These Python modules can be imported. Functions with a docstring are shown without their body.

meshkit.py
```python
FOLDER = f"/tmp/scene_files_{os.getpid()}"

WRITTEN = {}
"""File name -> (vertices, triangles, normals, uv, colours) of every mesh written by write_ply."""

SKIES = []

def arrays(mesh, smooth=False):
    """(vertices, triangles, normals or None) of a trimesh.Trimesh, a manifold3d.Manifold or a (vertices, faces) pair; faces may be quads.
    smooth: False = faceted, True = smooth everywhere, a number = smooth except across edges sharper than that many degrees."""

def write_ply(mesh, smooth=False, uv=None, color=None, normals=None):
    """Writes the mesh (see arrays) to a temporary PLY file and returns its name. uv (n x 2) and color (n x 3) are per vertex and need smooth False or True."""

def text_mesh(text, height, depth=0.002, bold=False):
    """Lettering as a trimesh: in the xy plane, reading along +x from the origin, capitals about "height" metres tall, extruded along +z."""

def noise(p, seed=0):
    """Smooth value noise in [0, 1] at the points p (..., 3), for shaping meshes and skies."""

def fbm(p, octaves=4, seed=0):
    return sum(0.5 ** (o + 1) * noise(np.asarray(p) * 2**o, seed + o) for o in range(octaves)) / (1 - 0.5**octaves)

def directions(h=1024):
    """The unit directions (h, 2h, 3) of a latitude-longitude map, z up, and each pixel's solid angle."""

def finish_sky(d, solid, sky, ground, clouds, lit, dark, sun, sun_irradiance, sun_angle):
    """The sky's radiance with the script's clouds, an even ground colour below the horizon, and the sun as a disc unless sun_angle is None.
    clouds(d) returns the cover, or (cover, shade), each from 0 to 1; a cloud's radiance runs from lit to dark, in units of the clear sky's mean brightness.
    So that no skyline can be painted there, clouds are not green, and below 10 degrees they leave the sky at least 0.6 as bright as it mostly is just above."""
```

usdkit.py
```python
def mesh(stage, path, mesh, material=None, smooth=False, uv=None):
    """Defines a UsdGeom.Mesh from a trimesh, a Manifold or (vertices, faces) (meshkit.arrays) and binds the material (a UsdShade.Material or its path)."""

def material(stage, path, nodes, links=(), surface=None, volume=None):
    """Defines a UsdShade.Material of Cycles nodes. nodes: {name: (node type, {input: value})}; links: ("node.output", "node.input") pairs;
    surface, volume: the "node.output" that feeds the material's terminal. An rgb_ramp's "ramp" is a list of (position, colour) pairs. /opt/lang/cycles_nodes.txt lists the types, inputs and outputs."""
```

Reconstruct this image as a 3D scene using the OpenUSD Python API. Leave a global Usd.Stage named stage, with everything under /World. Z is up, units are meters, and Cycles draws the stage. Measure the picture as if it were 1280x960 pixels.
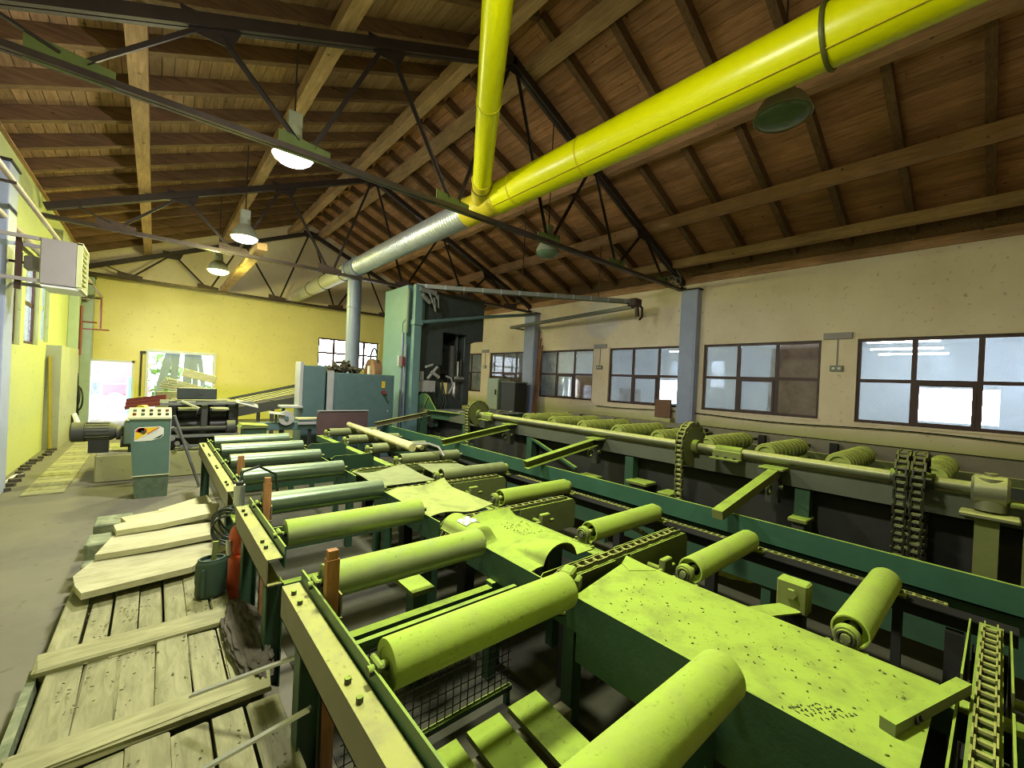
import math, random
import numpy as np
import trimesh
import usdkit, meshkit
from pxr import Usd, UsdGeom, UsdLux, UsdShade, Gf, Sdf, Vt
from shapely.geometry import Polygon

random.seed(7); rng = np.random.default_rng(7)
stage = Usd.Stage.CreateInMemory()
UsdGeom.SetStageUpAxis(stage, 'Z'); UsdGeom.SetStageMetersPerUnit(stage, 1.0)
UsdGeom.Xform.Define(stage, '/World')
UsdGeom.Scope.Define(stage, '/World/Looks')

# ------------------------------------------------------------------ camera, sky, exposure
CAM = (0.0, 0.0, 2.0)
R = np.array([[0.760153, -0.647971, 0.047967], [-0.034609, 0.033341, 0.998845], [-0.648822, -0.760935, 0.002919]])
cam = UsdGeom.Camera.Define(stage, '/World/camera')
cam.CreateHorizontalApertureAttr(36.0); cam.CreateVerticalApertureAttr(27.0)
cam.CreateFocalLengthAttr(36.0 * 524.93 / 1280.0)
cam.CreateClippingRangeAttr((0.05, 500.0))
cam.CreateExposureAttr(1.38)
m4 = Gf.Matrix4d(*[float(x) for x in (*R[0], 0, *R[1], 0, *R[2], 0, *CAM, 1)])
cam.AddTransformOp().Set(m4)
dome = UsdLux.DomeLight.Define(stage, '/World/sky')
dome.CreateIntensityAttr(1.9); dome.CreateColorAttr(Gf.Vec3f(0.86, 0.92, 1.0))
LAMP_POWER = 300.0
LAMP_COLOR = (1.0, .97, 0.90)
LAMP_COLOR_FAR = (1.0, 1.0, 0.45)
TUBE_POWER = 9.0

# ------------------------------------------------------------------ mesh helpers: every helper returns (vertices, triangles)
BF = np.array([[0,2,1],[0,3,2],[4,5,6],[4,6,7],[0,1,5],[0,5,4],[1,2,6],[1,6,5],[2,3,7],[2,7,6],[3,0,4],[3,4,7]])
def cat(*ms):
    ms = [m for x in ms for m in (x if isinstance(x, list) else [x])]
    vs, fs, n = [], [], 0
    for v, f in ms:
        vs.append(v); fs.append(np.asarray(f) + n); n += len(v)
    return np.vstack(vs), np.vstack(fs)
def box(x0, x1, y0, y1, z0, z1):
    x0, x1 = sorted((x0, x1)); y0, y1 = sorted((y0, y1)); z0, z1 = sorted((z0, z1))
    return np.array([[x0,y0,z0],[x1,y0,z0],[x1,y1,z0],[x0,y1,z0],[x0,y0,z1],[x1,y0,z1],[x1,y1,z1],[x0,y1,z1]], float), BF
def cbox(x0, x1, y0, y1, z0, z1, c=0.008):
    x0, x1 = sorted((x0, x1)); y0, y1 = sorted((y0, y1)); z0, z1 = sorted((z0, z1))
    pts = []
    for x, a in ((x0, 1), (x1, -1)):
        for y, b in ((y0, 1), (y1, -1)):
            for z, d in ((z0, 1), (z1, -1)):
                pts += [(x, y + b*c, z + d*c), (x + a*c, y, z + d*c), (x + a*c, y + b*c, z)]
    h = trimesh.convex.convex_hull(np.array(pts))
    return np.array(h.vertices), np.array(h.faces)
def hull(pts):
    h = trimesh.convex.convex_hull(np.array(pts, float)); return np.array(h.vertices), np.array(h.faces)
def frame(p0, p1, up=(0, 0, 1)):
    p0, p1 = np.asarray(p0, float), np.asarray(p1, float)
    t = p1 - p0; L = np.linalg.norm(t); t /= L
    u = np.cross(t, np.asarray(up, float))
    if np.linalg.norm(u) < 1e-6: u = np.cross(t, (1.0, 0, 0)) if abs(t[0]) < .9 else np.cross(t, (0, 1.0, 0))
    u /= np.linalg.norm(u); w = np.cross(u, t)
    return p0, t, u, w, L
def sect(p0, p1, rects, up=(0, 0, 1)):
    """bar from p0 to p1 whose section is the rectangles (u0,u1,w0,w1); w points up, u sideways"""
    p, t, u, w, L = frame(p0, p1, up); out = []
    for a0, a1, b0, b1 in rects:
        v, f = box(a0, a1, 0, L, b0, b1)
        out.append((p + v[:, :1]*u + v[:, 1:2]*t + v[:, 2:]*w, f))
    return cat(out)
def bar(p0, p1, w, h, up=(0, 0, 1)):
    return sect(p0, p1, [(-w/2, w/2, -h/2, h/2)], up)
def cyl(p0, p1, r, n=20, r1=None, open_=False):
    p, t, u, w, L = frame(p0, p1); r1 = r if r1 is None else r1
    a = np.arange(n)*2*np.pi/n; c = np.cos(a)[:, None]*u + np.sin(a)[:, None]*w
    v = np.vstack([p + r*c, p + L*t + r1*c, [p], [p + L*t]])
    i = np.arange(n); j = (i+1) % n
    f = [np.stack([i, i+n, j+n], 1), np.stack([i, j+n, j], 1)]
    if not open_: f += [np.stack([i, j, np.full(n, 2*n)], 1), np.stack([i+n, np.full(n, 2*n+1), j+n], 1)]
    return v, np.vstack(f)
def lathe(p, d, prof, n=24):
    """revolve the (radius, distance) profile about the axis through p along d"""
    p, t, u, w, L = frame(p, np.asarray(p, float) + np.asarray(d, float))
    a = np.arange(n)*2*np.pi/n; c = np.cos(a)[:, None]*u + np.sin(a)[:, None]*w
    v = np.vstack([p + z*t + max(r, 1e-4)*c for r, z in prof]); f = []
    i = np.arange(n); j = (i+1) % n
    for k in range(len(prof)-1):
        A, B = k*n, (k+1)*n
        f += [np.stack([A+i, B+i, B+j], 1), np.stack([A+i, B+j, A+j], 1)]
    return v, np.vstack(f)
def tube(path, r, n=8):
    P = np.asarray(path, float); t = np.gradient(P, axis=0); t /= np.linalg.norm(t, axis=1, keepdims=True)+1e-12
    u = np.cross(t[0], (0, 0, 1.0)); u = u if np.linalg.norm(u) > 1e-3 else np.cross(t[0], (1.0, 0, 0)); u /= np.linalg.norm(u)
    vs = []; a = np.arange(n)*2*np.pi/n
    for k in range(len(P)):
        u = u - (u@t[k])*t[k]; u /= np.linalg.norm(u)+1e-12; w = np.cross(u, t[k])
        vs.append(P[k] + r*(np.cos(a)[:, None]*u + np.sin(a)[:, None]*w))
    f = []; i = np.arange(n); j = (i+1) % n
    for k in range(len(P)-1):
        f += [np.stack([k*n+i, (k+1)*n+i, (k+1)*n+j], 1), np.stack([k*n+i, (k+1)*n+j, k*n+j], 1)]
    f += [np.stack([np.zeros(n-2, int), j[1:-1], i[1:-1]], 1), np.stack([np.full(n-2, (len(P)-1)*n), (len(P)-1)*n+i[1:-1], (len(P)-1)*n+j[1:-1]], 1)]
    return np.vstack(vs), np.vstack(f)
def torus(c, d, R0, r, n=24, k=8):
    p, t, u, w, L = frame(c, np.asarray(c, float)+np.asarray(d, float))
    a = np.arange(n)*2*np.pi/n; b = np.arange(k)*2*np.pi/k
    v = np.array([p + (R0 + r*math.cos(y))*(math.cos(x)*u + math.sin(x)*w) + r*math.sin(y)*t for x in a for y in b])
    i, j = np.meshgrid(np.arange(n), np.arange(k), indexing='ij'); i2, j2 = (i+1) % n, (j+1) % k
    q = np.stack([i*k+j, i2*k+j, i2*k+j2, i*k+j2], -1).reshape(-1, 4)
    return v, np.vstack([q[:, :3], q[:, [0, 2, 3]]])
def slab(poly, p, u, w, t0, t1):
    """2D polygon (coordinates along u and w from p) extruded along u x w from t0 to t1"""
    g = Polygon(poly) if not isinstance(poly, Polygon) else poly
    e = trimesh.creation.extrude_polygon(g, t1-t0, engine='earcut')
    u, w = np.asarray(u, float), np.asarray(w, float); n = np.cross(u, w); v = np.array(e.vertices)
    return np.asarray(p, float) + v[:, :1]*u + v[:, 1:2]*w + (v[:, 2:]+t0)*n, np.array(e.faces)
def sheet(fn, nu, nv, th=0.008):
    """closed thin sheet of the surface fn(a,b)->(x,y,z), a and b in 0..1"""
    top = np.array([fn(a, b) for a in np.linspace(0, 1, nu) for b in np.linspace(0, 1, nv)]); bot = top - (0, 0, th)
    i, j = np.meshgrid(np.arange(nu-1), np.arange(nv-1), indexing='ij'); i, j = i.ravel(), j.ravel(); N = nu*nv
    a, b, c, d = i*nv+j, (i+1)*nv+j, (i+1)*nv+j+1, i*nv+j+1
    f = [np.stack([a, b, c], 1), np.stack([a, c, d], 1), np.stack([a+N, c+N, b+N], 1), np.stack([a+N, d+N, c+N], 1)]
    edge = [k*nv for k in range(nu)] + [(nu-1)*nv+k for k in range(1, nv)] + [k*nv+nv-1 for k in range(nu-2, -1, -1)] + [k for k in range(nv-2, 0, -1)]
    e = np.array(edge); e2 = np.roll(e, -1)
    f += [np.stack([e, e+N, e2+N], 1), np.stack([e, e2+N, e2], 1)]
    return np.vstack([top, bot]), np.vstack(f)
def rot(m, c, axis, deg):
    v, f = m; M = trimesh.transformations.rotation_matrix(math.radians(deg), axis, c)
    return v @ M[:3, :3].T + M[:3, 3], f
def move(m, d): return m[0] + np.asarray(d, float), m[1]
def wall_rects(a0, a1, b0, b1, holes):
    """rectangles that fill a0..a1 x b0..b1 but for the holes (h0,h1,g0,g1)"""
    cuts = sorted({a0, a1, *[min(max(h[k], a0), a1) for h in holes for k in (0, 1)]}); out = []
    for s, e in zip(cuts, cuts[1:]):
        if e - s < 1e-6: continue
        z = b0
        for h in sorted([h for h in holes if h[0] < e-1e-6 and h[1] > s+1e-6], key=lambda h: h[2]):
            if h[2] > z+1e-6: out.append((s, e, z, h[2]))
            z = max(z, h[3])
        if z < b1-1e-6: out.append((s, e, z, b1))
    return out

# ------------------------------------------------------------------ things, parts, names
USED, LOC = {}, {}
def numbered(parent, name):
    k = (parent, name); n = USED.get(k, -1) + 1; USED[k] = n
    return f'{parent}/{name}' if n == 0 else f'{parent}/{name}_{n:03d}'
def tagp(p, **kw):
    for k, v in kw.items():
        if v: p.SetCustomDataByKey(k, v)
def thing(name, label, category, loc=(0, 0, 0), group=None, kind=None):
    path = numbered('/World', name); x = UsdGeom.Xform.Define(stage, path); x.AddTranslateOp().Set(Gf.Vec3d(*map(float, loc)))
    LOC[path] = np.asarray(loc, float); tagp(x.GetPrim(), label=label, category=category, group=group, kind=kind)
    return path
def part(parent, name, m, mat, smooth=False, label=None, kind=None):
    """a mesh under its thing (or under one of the thing's parts); vertices are given in world coordinates"""
    path = numbered(parent, name); root = '/'.join(path.split('/')[:3]); o = LOC.get(root, np.zeros(3))
    g = usdkit.mesh(stage, path, (np.asarray(m[0]) - o, m[1]), MAT[mat], smooth=smooth)
    tagp(g.GetPrim(), label=label, kind=kind); return path
def solo(name, m, mat, label, category=None, smooth=False, group=None, kind=None):
    path = numbered('/World', name); c = np.asarray(m[0]); lo, hi = c.min(0), c.max(0)
    o = np.array([(lo[0]+hi[0])/2, (lo[1]+hi[1])/2, lo[2]])
    g = usdkit.mesh(stage, path, (c - o, m[1]), MAT[mat], smooth=smooth); g.AddTranslateOp().Set(Gf.Vec3d(*o)); LOC[path] = o
    tagp(g.GetPrim(), label=label, category=category, group=group, kind=kind); return path
def dup(src, loc, label, group=None):
    name = src.split('/')[-1]; name = name[:-4] if name[-4:-3] == '_' and name[-3:].isdigit() else name
    was = stage.GetPrimAtPath(src).GetCustomData(); path = numbered('/World', name)
    x = UsdGeom.Xform.Define(stage, path); p = x.GetPrim()
    p.GetReferences().AddInternalReference(src); x.ClearXformOpOrder(); x.AddTranslateOp().Set(Gf.Vec3d(*map(float, loc))); p.SetInstanceable(True)
    tagp(p, label=label, category=was['category'], group=group or was.get('group')); return path

# ------------------------------------------------------------------ materials
MAT = {}
def mk(name, nodes, links, surface='p.BSDF'):
    MAT[name] = usdkit.material(stage, f'/World/Looks/{name}', nodes, links, surface=surface)
def dusty(name, base, dust=(0.335, 0.475, 0.06), amount=0.9, rough=0.6, metallic=0.0, scale=6, vary=0.35, bump=0.15, lo=0.25, hi=0.8, spec=0.4):
    """paint or metal with sawdust lying where the surface faces up"""
    b2 = [c*(1-vary) for c in base]
    mk(name, {'g': ('geometry', {}), 'n1': ('noise_texture', {'scale': scale, 'detail': 5, 'roughness': .6}), 'n2': ('noise_texture', {'scale': scale*5.3, 'detail': 4, 'roughness': .65}),
        'mx': ('mix_color', {'a': b2, 'b': base}), 'nz': ('separate_xyz', {}), 'up': ('map_range', {'from_min': lo, 'from_max': hi, 'to_min': 0, 'to_max': amount, 'clamp': True}),
        'br': ('map_range', {'from_min': .3, 'from_max': .55, 'to_min': .55, 'to_max': 1.0, 'clamp': True}), 'mu': ('math', {'math_type': 'multiply'}),
        'dm': ('map_range', {'from_min': .30, 'from_max': .40, 'to_min': 0, 'to_max': 1, 'clamp': True}),
        'dc': ('mix_color', {'a': [c*.62 for c in dust], 'b': dust}),
        'mix': ('mix_color', {'b': dust}), 'r': ('map_range', {'from_min': 0, 'from_max': 1, 'to_min': rough, 'to_max': .95, 'clamp': True}),
        'me': ('map_range', {'from_min': 0, 'from_max': 1, 'to_min': metallic, 'to_max': 0, 'clamp': True}),
        'bp': ('bump', {'strength': bump, 'distance': .01}), 'p': ('principled_bsdf', {'specular_ior_level': spec})},
       [('g.position', 'n1.vector'), ('g.position', 'n2.vector'), ('n1.fac', 'mx.fac'), ('g.normal', 'nz.vector'), ('nz.z', 'up.value'), ('n1.fac', 'br.value'), ('up.result', 'mu.value1'), ('br.result', 'mu.value2'),
        ('mx.result', 'mix.a'), ('n2.fac', 'dm.value'), ('dm.result', 'dc.fac'), ('dc.result', 'mix.b'), ('mu.value', 'mix.fac'), ('mix.result', 'p.base_color'), ('mu.value', 'r.value'), ('r.result', 'p.roughness'), ('mu.value', 'me.value'), ('me.result', 'p.metallic'),
        ('n2.fac', 'bp.height'), ('bp.normal', 'p.normal')])
def wood(name, c1, c2, stretch=(8, .8, 8), rough=.75, knots=True, bump=.25):
    mk(name, {'g': ('geometry', {}), 'mp': ('mapping', {'scale': stretch}), 'n': ('noise_texture', {'scale': 3.0, 'detail': 6, 'roughness': .65, 'distortion': .6}),
        'n2': ('noise_texture', {'scale': .9, 'detail': 3}), 'rp': ('rgb_ramp', {'ramp': [(.3, c1), (.7, c2)]}), 'v': ('voronoi_texture', {'scale': 3.2}),
        'kr': ('map_range', {'from_min': .03, 'from_max': .10, 'to_min': .25 if knots else 1, 'to_max': 1, 'clamp': True}),
        'st': ('map_range', {'from_min': .3, 'from_max': .6, 'to_min': .72, 'to_max': 1.05, 'clamp': True}),
        'k': ('mix_color', {'blend_type': 'multiply', 'fac': 1.0}), 'k2': ('mix_color', {'blend_type': 'multiply', 'fac': 1.0}),
        'bp': ('bump', {'strength': bump, 'distance': .004}), 'p': ('principled_bsdf', {'roughness': rough, 'specular_ior_level': .25})},
       [('g.position', 'mp.vector'), ('mp.vector', 'n.vector'), ('g.position', 'n2.vector'), ('g.position', 'v.vector'), ('n.fac', 'rp.fac'), ('v.distance', 'kr.value'), ('rp.color', 'k.a'), ('kr.result', 'k.b'),
        ('n2.fac', 'st.value'), ('k.result', 'k2.a'), ('st.result', 'k2.b'), ('k2.result', 'p.base_color'), ('n.fac', 'bp.height'), ('bp.normal', 'p.normal')])
def plain(name, c, rough=.5, metallic=0.0, vary=.15, scale=5, **kw):
    mk(name, {'g': ('geometry', {}), 'n': ('noise_texture', {'scale': scale, 'detail': 5, 'roughness': .6}), 'm': ('mix_color', {'a': [x*(1-2*vary) for x in c], 'b': [min(1, x*(1+vary)) for x in c]}),
        'p': ('principled_bsdf', {'roughness': rough, 'metallic': metallic, **kw})}, [('g.position', 'n.vector'), ('n.fac', 'm.fac'), ('m.result', 'p.base_color')])
def plaster(name, c, stain, low, zlow, spot=(0, 0, -50)):
    """painted wall: blotches, scratches, and a dirtier band below zlow"""
    mk(name, {'g': ('geometry', {}), 'n': ('noise_texture', {'scale': .7, 'detail': 6, 'roughness': .6}), 'n2': ('noise_texture', {'scale': 7, 'detail': 6, 'roughness': .7}),
        's': ('separate_xyz', {}), 'rm': ('map_range', {'from_min': .35, 'from_max': .7, 'clamp': True}), 'm': ('mix_color', {'a': c, 'b': stain}),
        'zr': ('map_range', {'from_min': zlow, 'from_max': zlow-.35, 'to_min': 0, 'to_max': .8, 'clamp': True}), 'm2': ('mix_color', {'b': low}),
        'sp': ('map_range', {'from_min': .60, 'from_max': .70, 'to_min': 1, 'to_max': .55, 'clamp': True}), 'm3': ('mix_color', {'blend_type': 'multiply', 'fac': 1.0}),
        'ds': ('vector_math', {'math_type': 'distance', 'vector2': spot}), 'dr': ('map_range', {'from_min': .62, 'from_max': .78, 'to_min': .75, 'to_max': 0, 'clamp': True}), 'm4': ('mix_color', {'b': (.66, .62, .62)}),
        'bp': ('bump', {'strength': .15, 'distance': .01}), 'p': ('principled_bsdf', {'roughness': .85, 'specular_ior_level': .2})},
       [('g.position', 'n.vector'), ('g.position', 'n2.vector'), ('g.position', 's.vector'), ('n.fac', 'rm.value'), ('rm.result', 'm.fac'), ('s.z', 'zr.value'), ('m.result', 'm2.a'), ('zr.result', 'm2.fac'),
        ('g.position', 'ds.vector1'), ('ds.value', 'dr.value'), ('dr.result', 'm4.fac'), ('m2.result', 'm4.a'), ('m4.result', 'm3.a'), ('n2.fac', 'sp.value'), ('sp.result', 'm3.b'), ('m3.result', 'p.base_color'), ('n2.fac', 'bp.height'), ('bp.normal', 'p.normal')])
def glow(name, c, s): mk(name, {'e': ('emission', {'color': c, 'strength': s})}, [], 'e.emission')
def pane(name, tint, haze, film):
    mk(name, {'g': ('geometry', {}), 'n': ('noise_texture', {'scale': 2.2, 'detail': 6, 'roughness': .65}), 'hz': ('map_range', {'from_min': .35, 'from_max': .65, 'to_min': haze*.4, 'to_max': haze, 'clamp': True}),
        't': ('transparent_bsdf', {'color': tint}), 'd': ('diffuse_bsdf', {'color': film}), 'tl': ('translucent_bsdf', {'color': film}), 'dd': ('mix_closure', {'fac': .6}),
        'm': ('mix_closure', {}), 'gl': ('glossy_bsdf', {'color': (1, 1, 1), 'roughness': .03}), 'fr': ('fresnel', {'IOR': 1.45}), 'mm': ('mix_closure', {})},
       [('g.position', 'n.vector'), ('n.fac', 'hz.value'), ('hz.result', 'm.fac'), ('d.BSDF', 'dd.closure1'), ('tl.BSDF', 'dd.closure2'), ('t.BSDF', 'm.closure1'), ('dd.closure', 'm.closure2'),
        ('fr.fac', 'mm.fac'), ('m.closure', 'mm.closure1'), ('gl.BSDF', 'mm.closure2')], 'mm.closure')
DUST = (0.335, 0.475, 0.06)
plaster('wall_beige', (0.84, 0.73, 0.60), (0.72, 0.60, 0.46), (0.42, 0.44, 0.16), 1.45, (11.58, 9.0, 4.35))
plaster('wall_yellow', (0.84, 0.74, 0.34), (0.76, 0.66, 0.30), (0.66, 0.64, 0.14), 1.5)
plaster('wall_lime', (0.44, 0.48, 0.28), (0.50, 0.53, 0.26), (0.50, 0.53, 0.22), .9)
plaster('wall_pale', (0.74, 0.78, 0.84), (0.66, 0.70, 0.76), (0.55, 0.5, 0.48), .9)
plaster('wall_grey', (0.42, 0.44, 0.36), (0.34, 0.36, 0.28), (0.3, 0.3, 0.2), .5)
plaster('concrete', (0.135, 0.128, 0.10), (0.19, 0.18, 0.13), (0.30, 0.29, 0.2), -1)
plaster('concrete_dusty', (0.34, 0.35, 0.14), (0.26, 0.25, 0.14), (0.3, 0.3, 0.15), -1)
plain('shade_dark', (.055, .055, .035), .95, 0, .4, 3)  # flat dark tone standing in for shade beneath the conveyors
plain('outdoor_ground', (0.42, 0.41, 0.42), .9)
for k, (a, b) in enumerate([((.25, .15, .08), (.46, .29, .165)), ((.30, .185, .10), (.52, .34, .20)), ((.21, .125, .066), (.40, .25, .14)), ((.27, .155, .075), (.54, .34, .19))]):
    wood(f'roof_board_{"abcd"[k]}', a, b, (8, .8, 8))
for k, (a, b) in enumerate([((.27, .13, .065), (.50, .26, .14)), ((.32, .155, .08), (.56, .29, .155)), ((.23, .11, .055), (.44, .22, .115)), ((.30, .14, .06), (.60, .31, .165))]):
    wood(f'roof_board_{"efgh"[k]}', a, b, (8, .8, 8))
wood('rafter_wood', (.10, .055, .03), (.22, .125, .068), (.8, 8, 8))  # wood tone darkened to carry the shade on the rafter sides
wood('purlin_wood', (.28, .17, .09), (.52, .34, .19), (8, .8, 8))
wood('purlin_red', (.30, .16, .09), (.54, .32, .19), (8, .8, 8))
wood('plank_pale', (.34, .33, .19), (.50, .48, .31), (2, 7, 7), knots=False)
wood('plank_old', (.17, .17, .085), (.32, .31, .175), (7, 1.2, 7), knots=False, bump=.5)
wood('plank_cross', (.21, .205, .10), (.37, .36, .20), (1.2, 7, 7), knots=False, bump=.5)
wood('plank_mossy', (.10, .13, .08), (.30, .32, .20), (3, 3, 6), knots=False, bump=.5)
wood('stake_wood', (.22, .10, .04), (.42, .21, .09), (9, 9, 1.2), knots=False)
wood('pole_wood', (.45, .42, .20), (.64, .60, .34), (9, 2, 9), knots=False)
wood('brown_wood', (.14, .06, .035), (.26, .12, .07), (6, 6, 1), knots=False)
plain('truss_steel', (.036, .022, .024), .55, .0, .3)
plain('truss_tie', (.10, .075, .075), .4, .5, .3)
plain('gusset_purple', (.085, .05, .055), .6, 0, .2)
plain('gusset_lamp_tint', (.13, .17, .05), .6, 0, .2)  # green put into the colour for lamp light on the nearest gussets
plain('column_blue', (.33, .38, .60), .5, 0, .1)
plain('column_green', (.36, .44, .42), .5, 0, .1)
dusty('duct_yellow', (.74, .74, .0), (.50, .52, .06), .6, .32, 0, 2.0, .06, .02, .75, 1.0, .5)
plain('duct_joint', (.62, .52, .02), .4, 0, .1)
plain('duct_band', (.10, .10, .02), .5, 0, .2)
plain('galvanised', (.66, .70, .74), .34, .7, .12, 7)
plain('duct_grey', (.19, .22, .33), .45, .2, .1)
plain('duct_plain', (.62, .62, .55), .4, .6, .1)
plain('machine_blue_green', (.17, .30, .28), .45, 0, .12)
plain('cabinet_green', (.075, .135, .145), .5, 0, .12)
plain('saw_green', (.125, .225, .235), .45, 0, .12)
plain('saw_dark', (.040, .052, .052), .5, 0, .25)
plain('console_green', (.085, .155, .125), .5, 0, .12)
plain('console_top', (.46, .48, .30), .5, 0, .12)
plain('console_base', (.09, .13, .08), .6, 0, .35, 14)
plain('pale_trim', (.33, .34, .36), .5, 0, .1)
plain('black_machine', (.020, .022, .022), .5, 0, .3)
dusty('dark_dusty', (.030, .035, .030), DUST, .75)
dusty('motor_grey', (.060, .062, .058), (.22, .23, .08), .6)
plain('gearbox_green', (.12, .17, .13), .5, 0, .2)
plain('red_paint', (.19, .032, .028), .5, 0, .25)
plain('lath_yellow', (.30, .24, .03), .6, 0, .2)
plain('yellow_paint', (.62, .52, .03), .5, 0, .2)
dusty('frame_green', (.035, .085, .050), DUST, .9, .5)
dusty('rail_worn', (.22, .20, .15), (.40, .42, .12), .9, .6)
dusty('girder_grey', (.085, .095, .07), (.38, .42, .13), .9, .6)
dusty('beam_green', (.040, .115, .072), DUST, .85, .4, 0, 3, .5)
dusty('bright_dusty', (.15, .17, .05), DUST, .97, .7)
dusty('side_dusty', (.14, .17, .055), DUST, .97, .7)
dusty('plate_dusty', (.12, .14, .05), (.38, .45, .12), .97, .7)
dusty('far_dusty', (.12, .14, .06), (.27, .31, .13), .97, .7, 0, 5, .2, .2, .0, .7)
dusty('roller_clean', (.19, .26, .18), (.28, .34, .13), .55, .30, .75, 5, .2, .06, .55, 1.0)
dusty('roller_dusty', (.30, .34, .20), DUST, .92, .4, .55, 5, .25, .08, .15, .75)
dusty('roller_full', (.32, .35, .10), DUST, .97, .65, 0, 6, .2, .2, -.6, .4)
dusty('spiral_dusty', (.26, .31, .08), (.52, .60, .13), .95, .7, 0, 6, .2, .2, -.3, .5)
dusty('steel_dark', (.07, .075, .06), DUST, .85, .5, .4)
dusty('shaft_steel', (.26, .27, .18), (.55, .58, .17), .95, .35, .6, 4, .2, .05, .2, .8)
dusty('chain_dusty', (.13, .14, .055), (.42, .45, .11), .9, .6, .2, 20)
dusty('chain_dark', (.035, .035, .022), (.32, .34, .08), .6, .45, .4, 20, .4, .15, .3, .9)
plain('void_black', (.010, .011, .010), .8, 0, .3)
plain('orange_plastic', (.62, .10, .035), .45, 0, .15)
plain('can_green', (.030, .060, .042), .55, 0, .25)
plain('cable_dark', (.018, .030, .022), .5, 0, .2)
plain('bright_steel', (.55, .56, .58), .3, .8, .1)
plain('heater_grey', (.33, .30, .33), .55, 0, .06)
plain('heater_cream', (.62, .64, .36), .5, 0, .06)
plain('grey_paint', (.36, .36, .36), .5, 0, .1)
plain('pipe_pink', (.42, .34, .34), .5, 0, .1)
plain('tray_grey', (.20, .21, .20), .5, .2, .2)
plain('frame_brown', (.055, .022, .024), .5, 0, .15)
plain('frame_white', (.70, .72, .78), .5, 0, .08)
plain('brown_card', (.22, .12, .08), .8, 0, .15)
plain('sawdust_dark', (.075, .065, .048), .95, 0, .4, 12)
plain('sawdust_lime', (.42, .46, .10), .95, 0, .3, 12)
plain('white_plastic', (.72, .72, .70), .5, 0, .06)
plain('lamp_metal', (.42, .45, .36), .4, .4, .1)
plain('lamp_glass_off', (.10, .15, .10), .15, 0, .1)
plain('foliage', (.12, .24, .05), .8, 0, .4)
plain('teal_paint', (.12, .45, .45), .5, 0, .1)
plain('car_red', (.46, .09, .12), .4, 0, .1)
plain('chip_dark', (.18, .21, .05), .9, 0, .3)
plain('chip_brown', (.17, .16, .085), .9, 0, .4)
plain('ink', (.06, .065, .03), .9, 0, .1)
plain('sign_white', (.62, .64, .58), .5, 0, .05)
plain('sign_red', (.50, .04, .03), .5, 0, .1)
plain('sign_yellow', (.72, .48, .02), .5, 0, .1)
plain('sign_dark', (.03, .07, .05), .5, 0, .1)
plain('curtain', (.32, .40, .48), .4, 0, .08)
pane('glass_dirty', (.90, .95, .98), .45, (.72, .78, .84))
pane('glass_brown', (.62, .54, .50), .45, (.40, .33, .30))
pane('glass_clear', (.95, .97, 1.0), .15, (.8, .84, .9))
pane('glass_blue', (.8, .86, .95), .75, (.62, .70, .84))
glow('lamp_white', LAMP_COLOR, LAMP_POWER*.74)
glow('lamp_lime', LAMP_COLOR_FAR, LAMP_POWER*.6)
glow('lamp_far', (1.0, 1.0, .22), LAMP_POWER*.95)
glow('lamp_soft', (1.0, 1.0, .74), LAMP_POWER*.62)
glow('tube_glow', (.9, .97, 1.0), TUBE_POWER)

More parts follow.
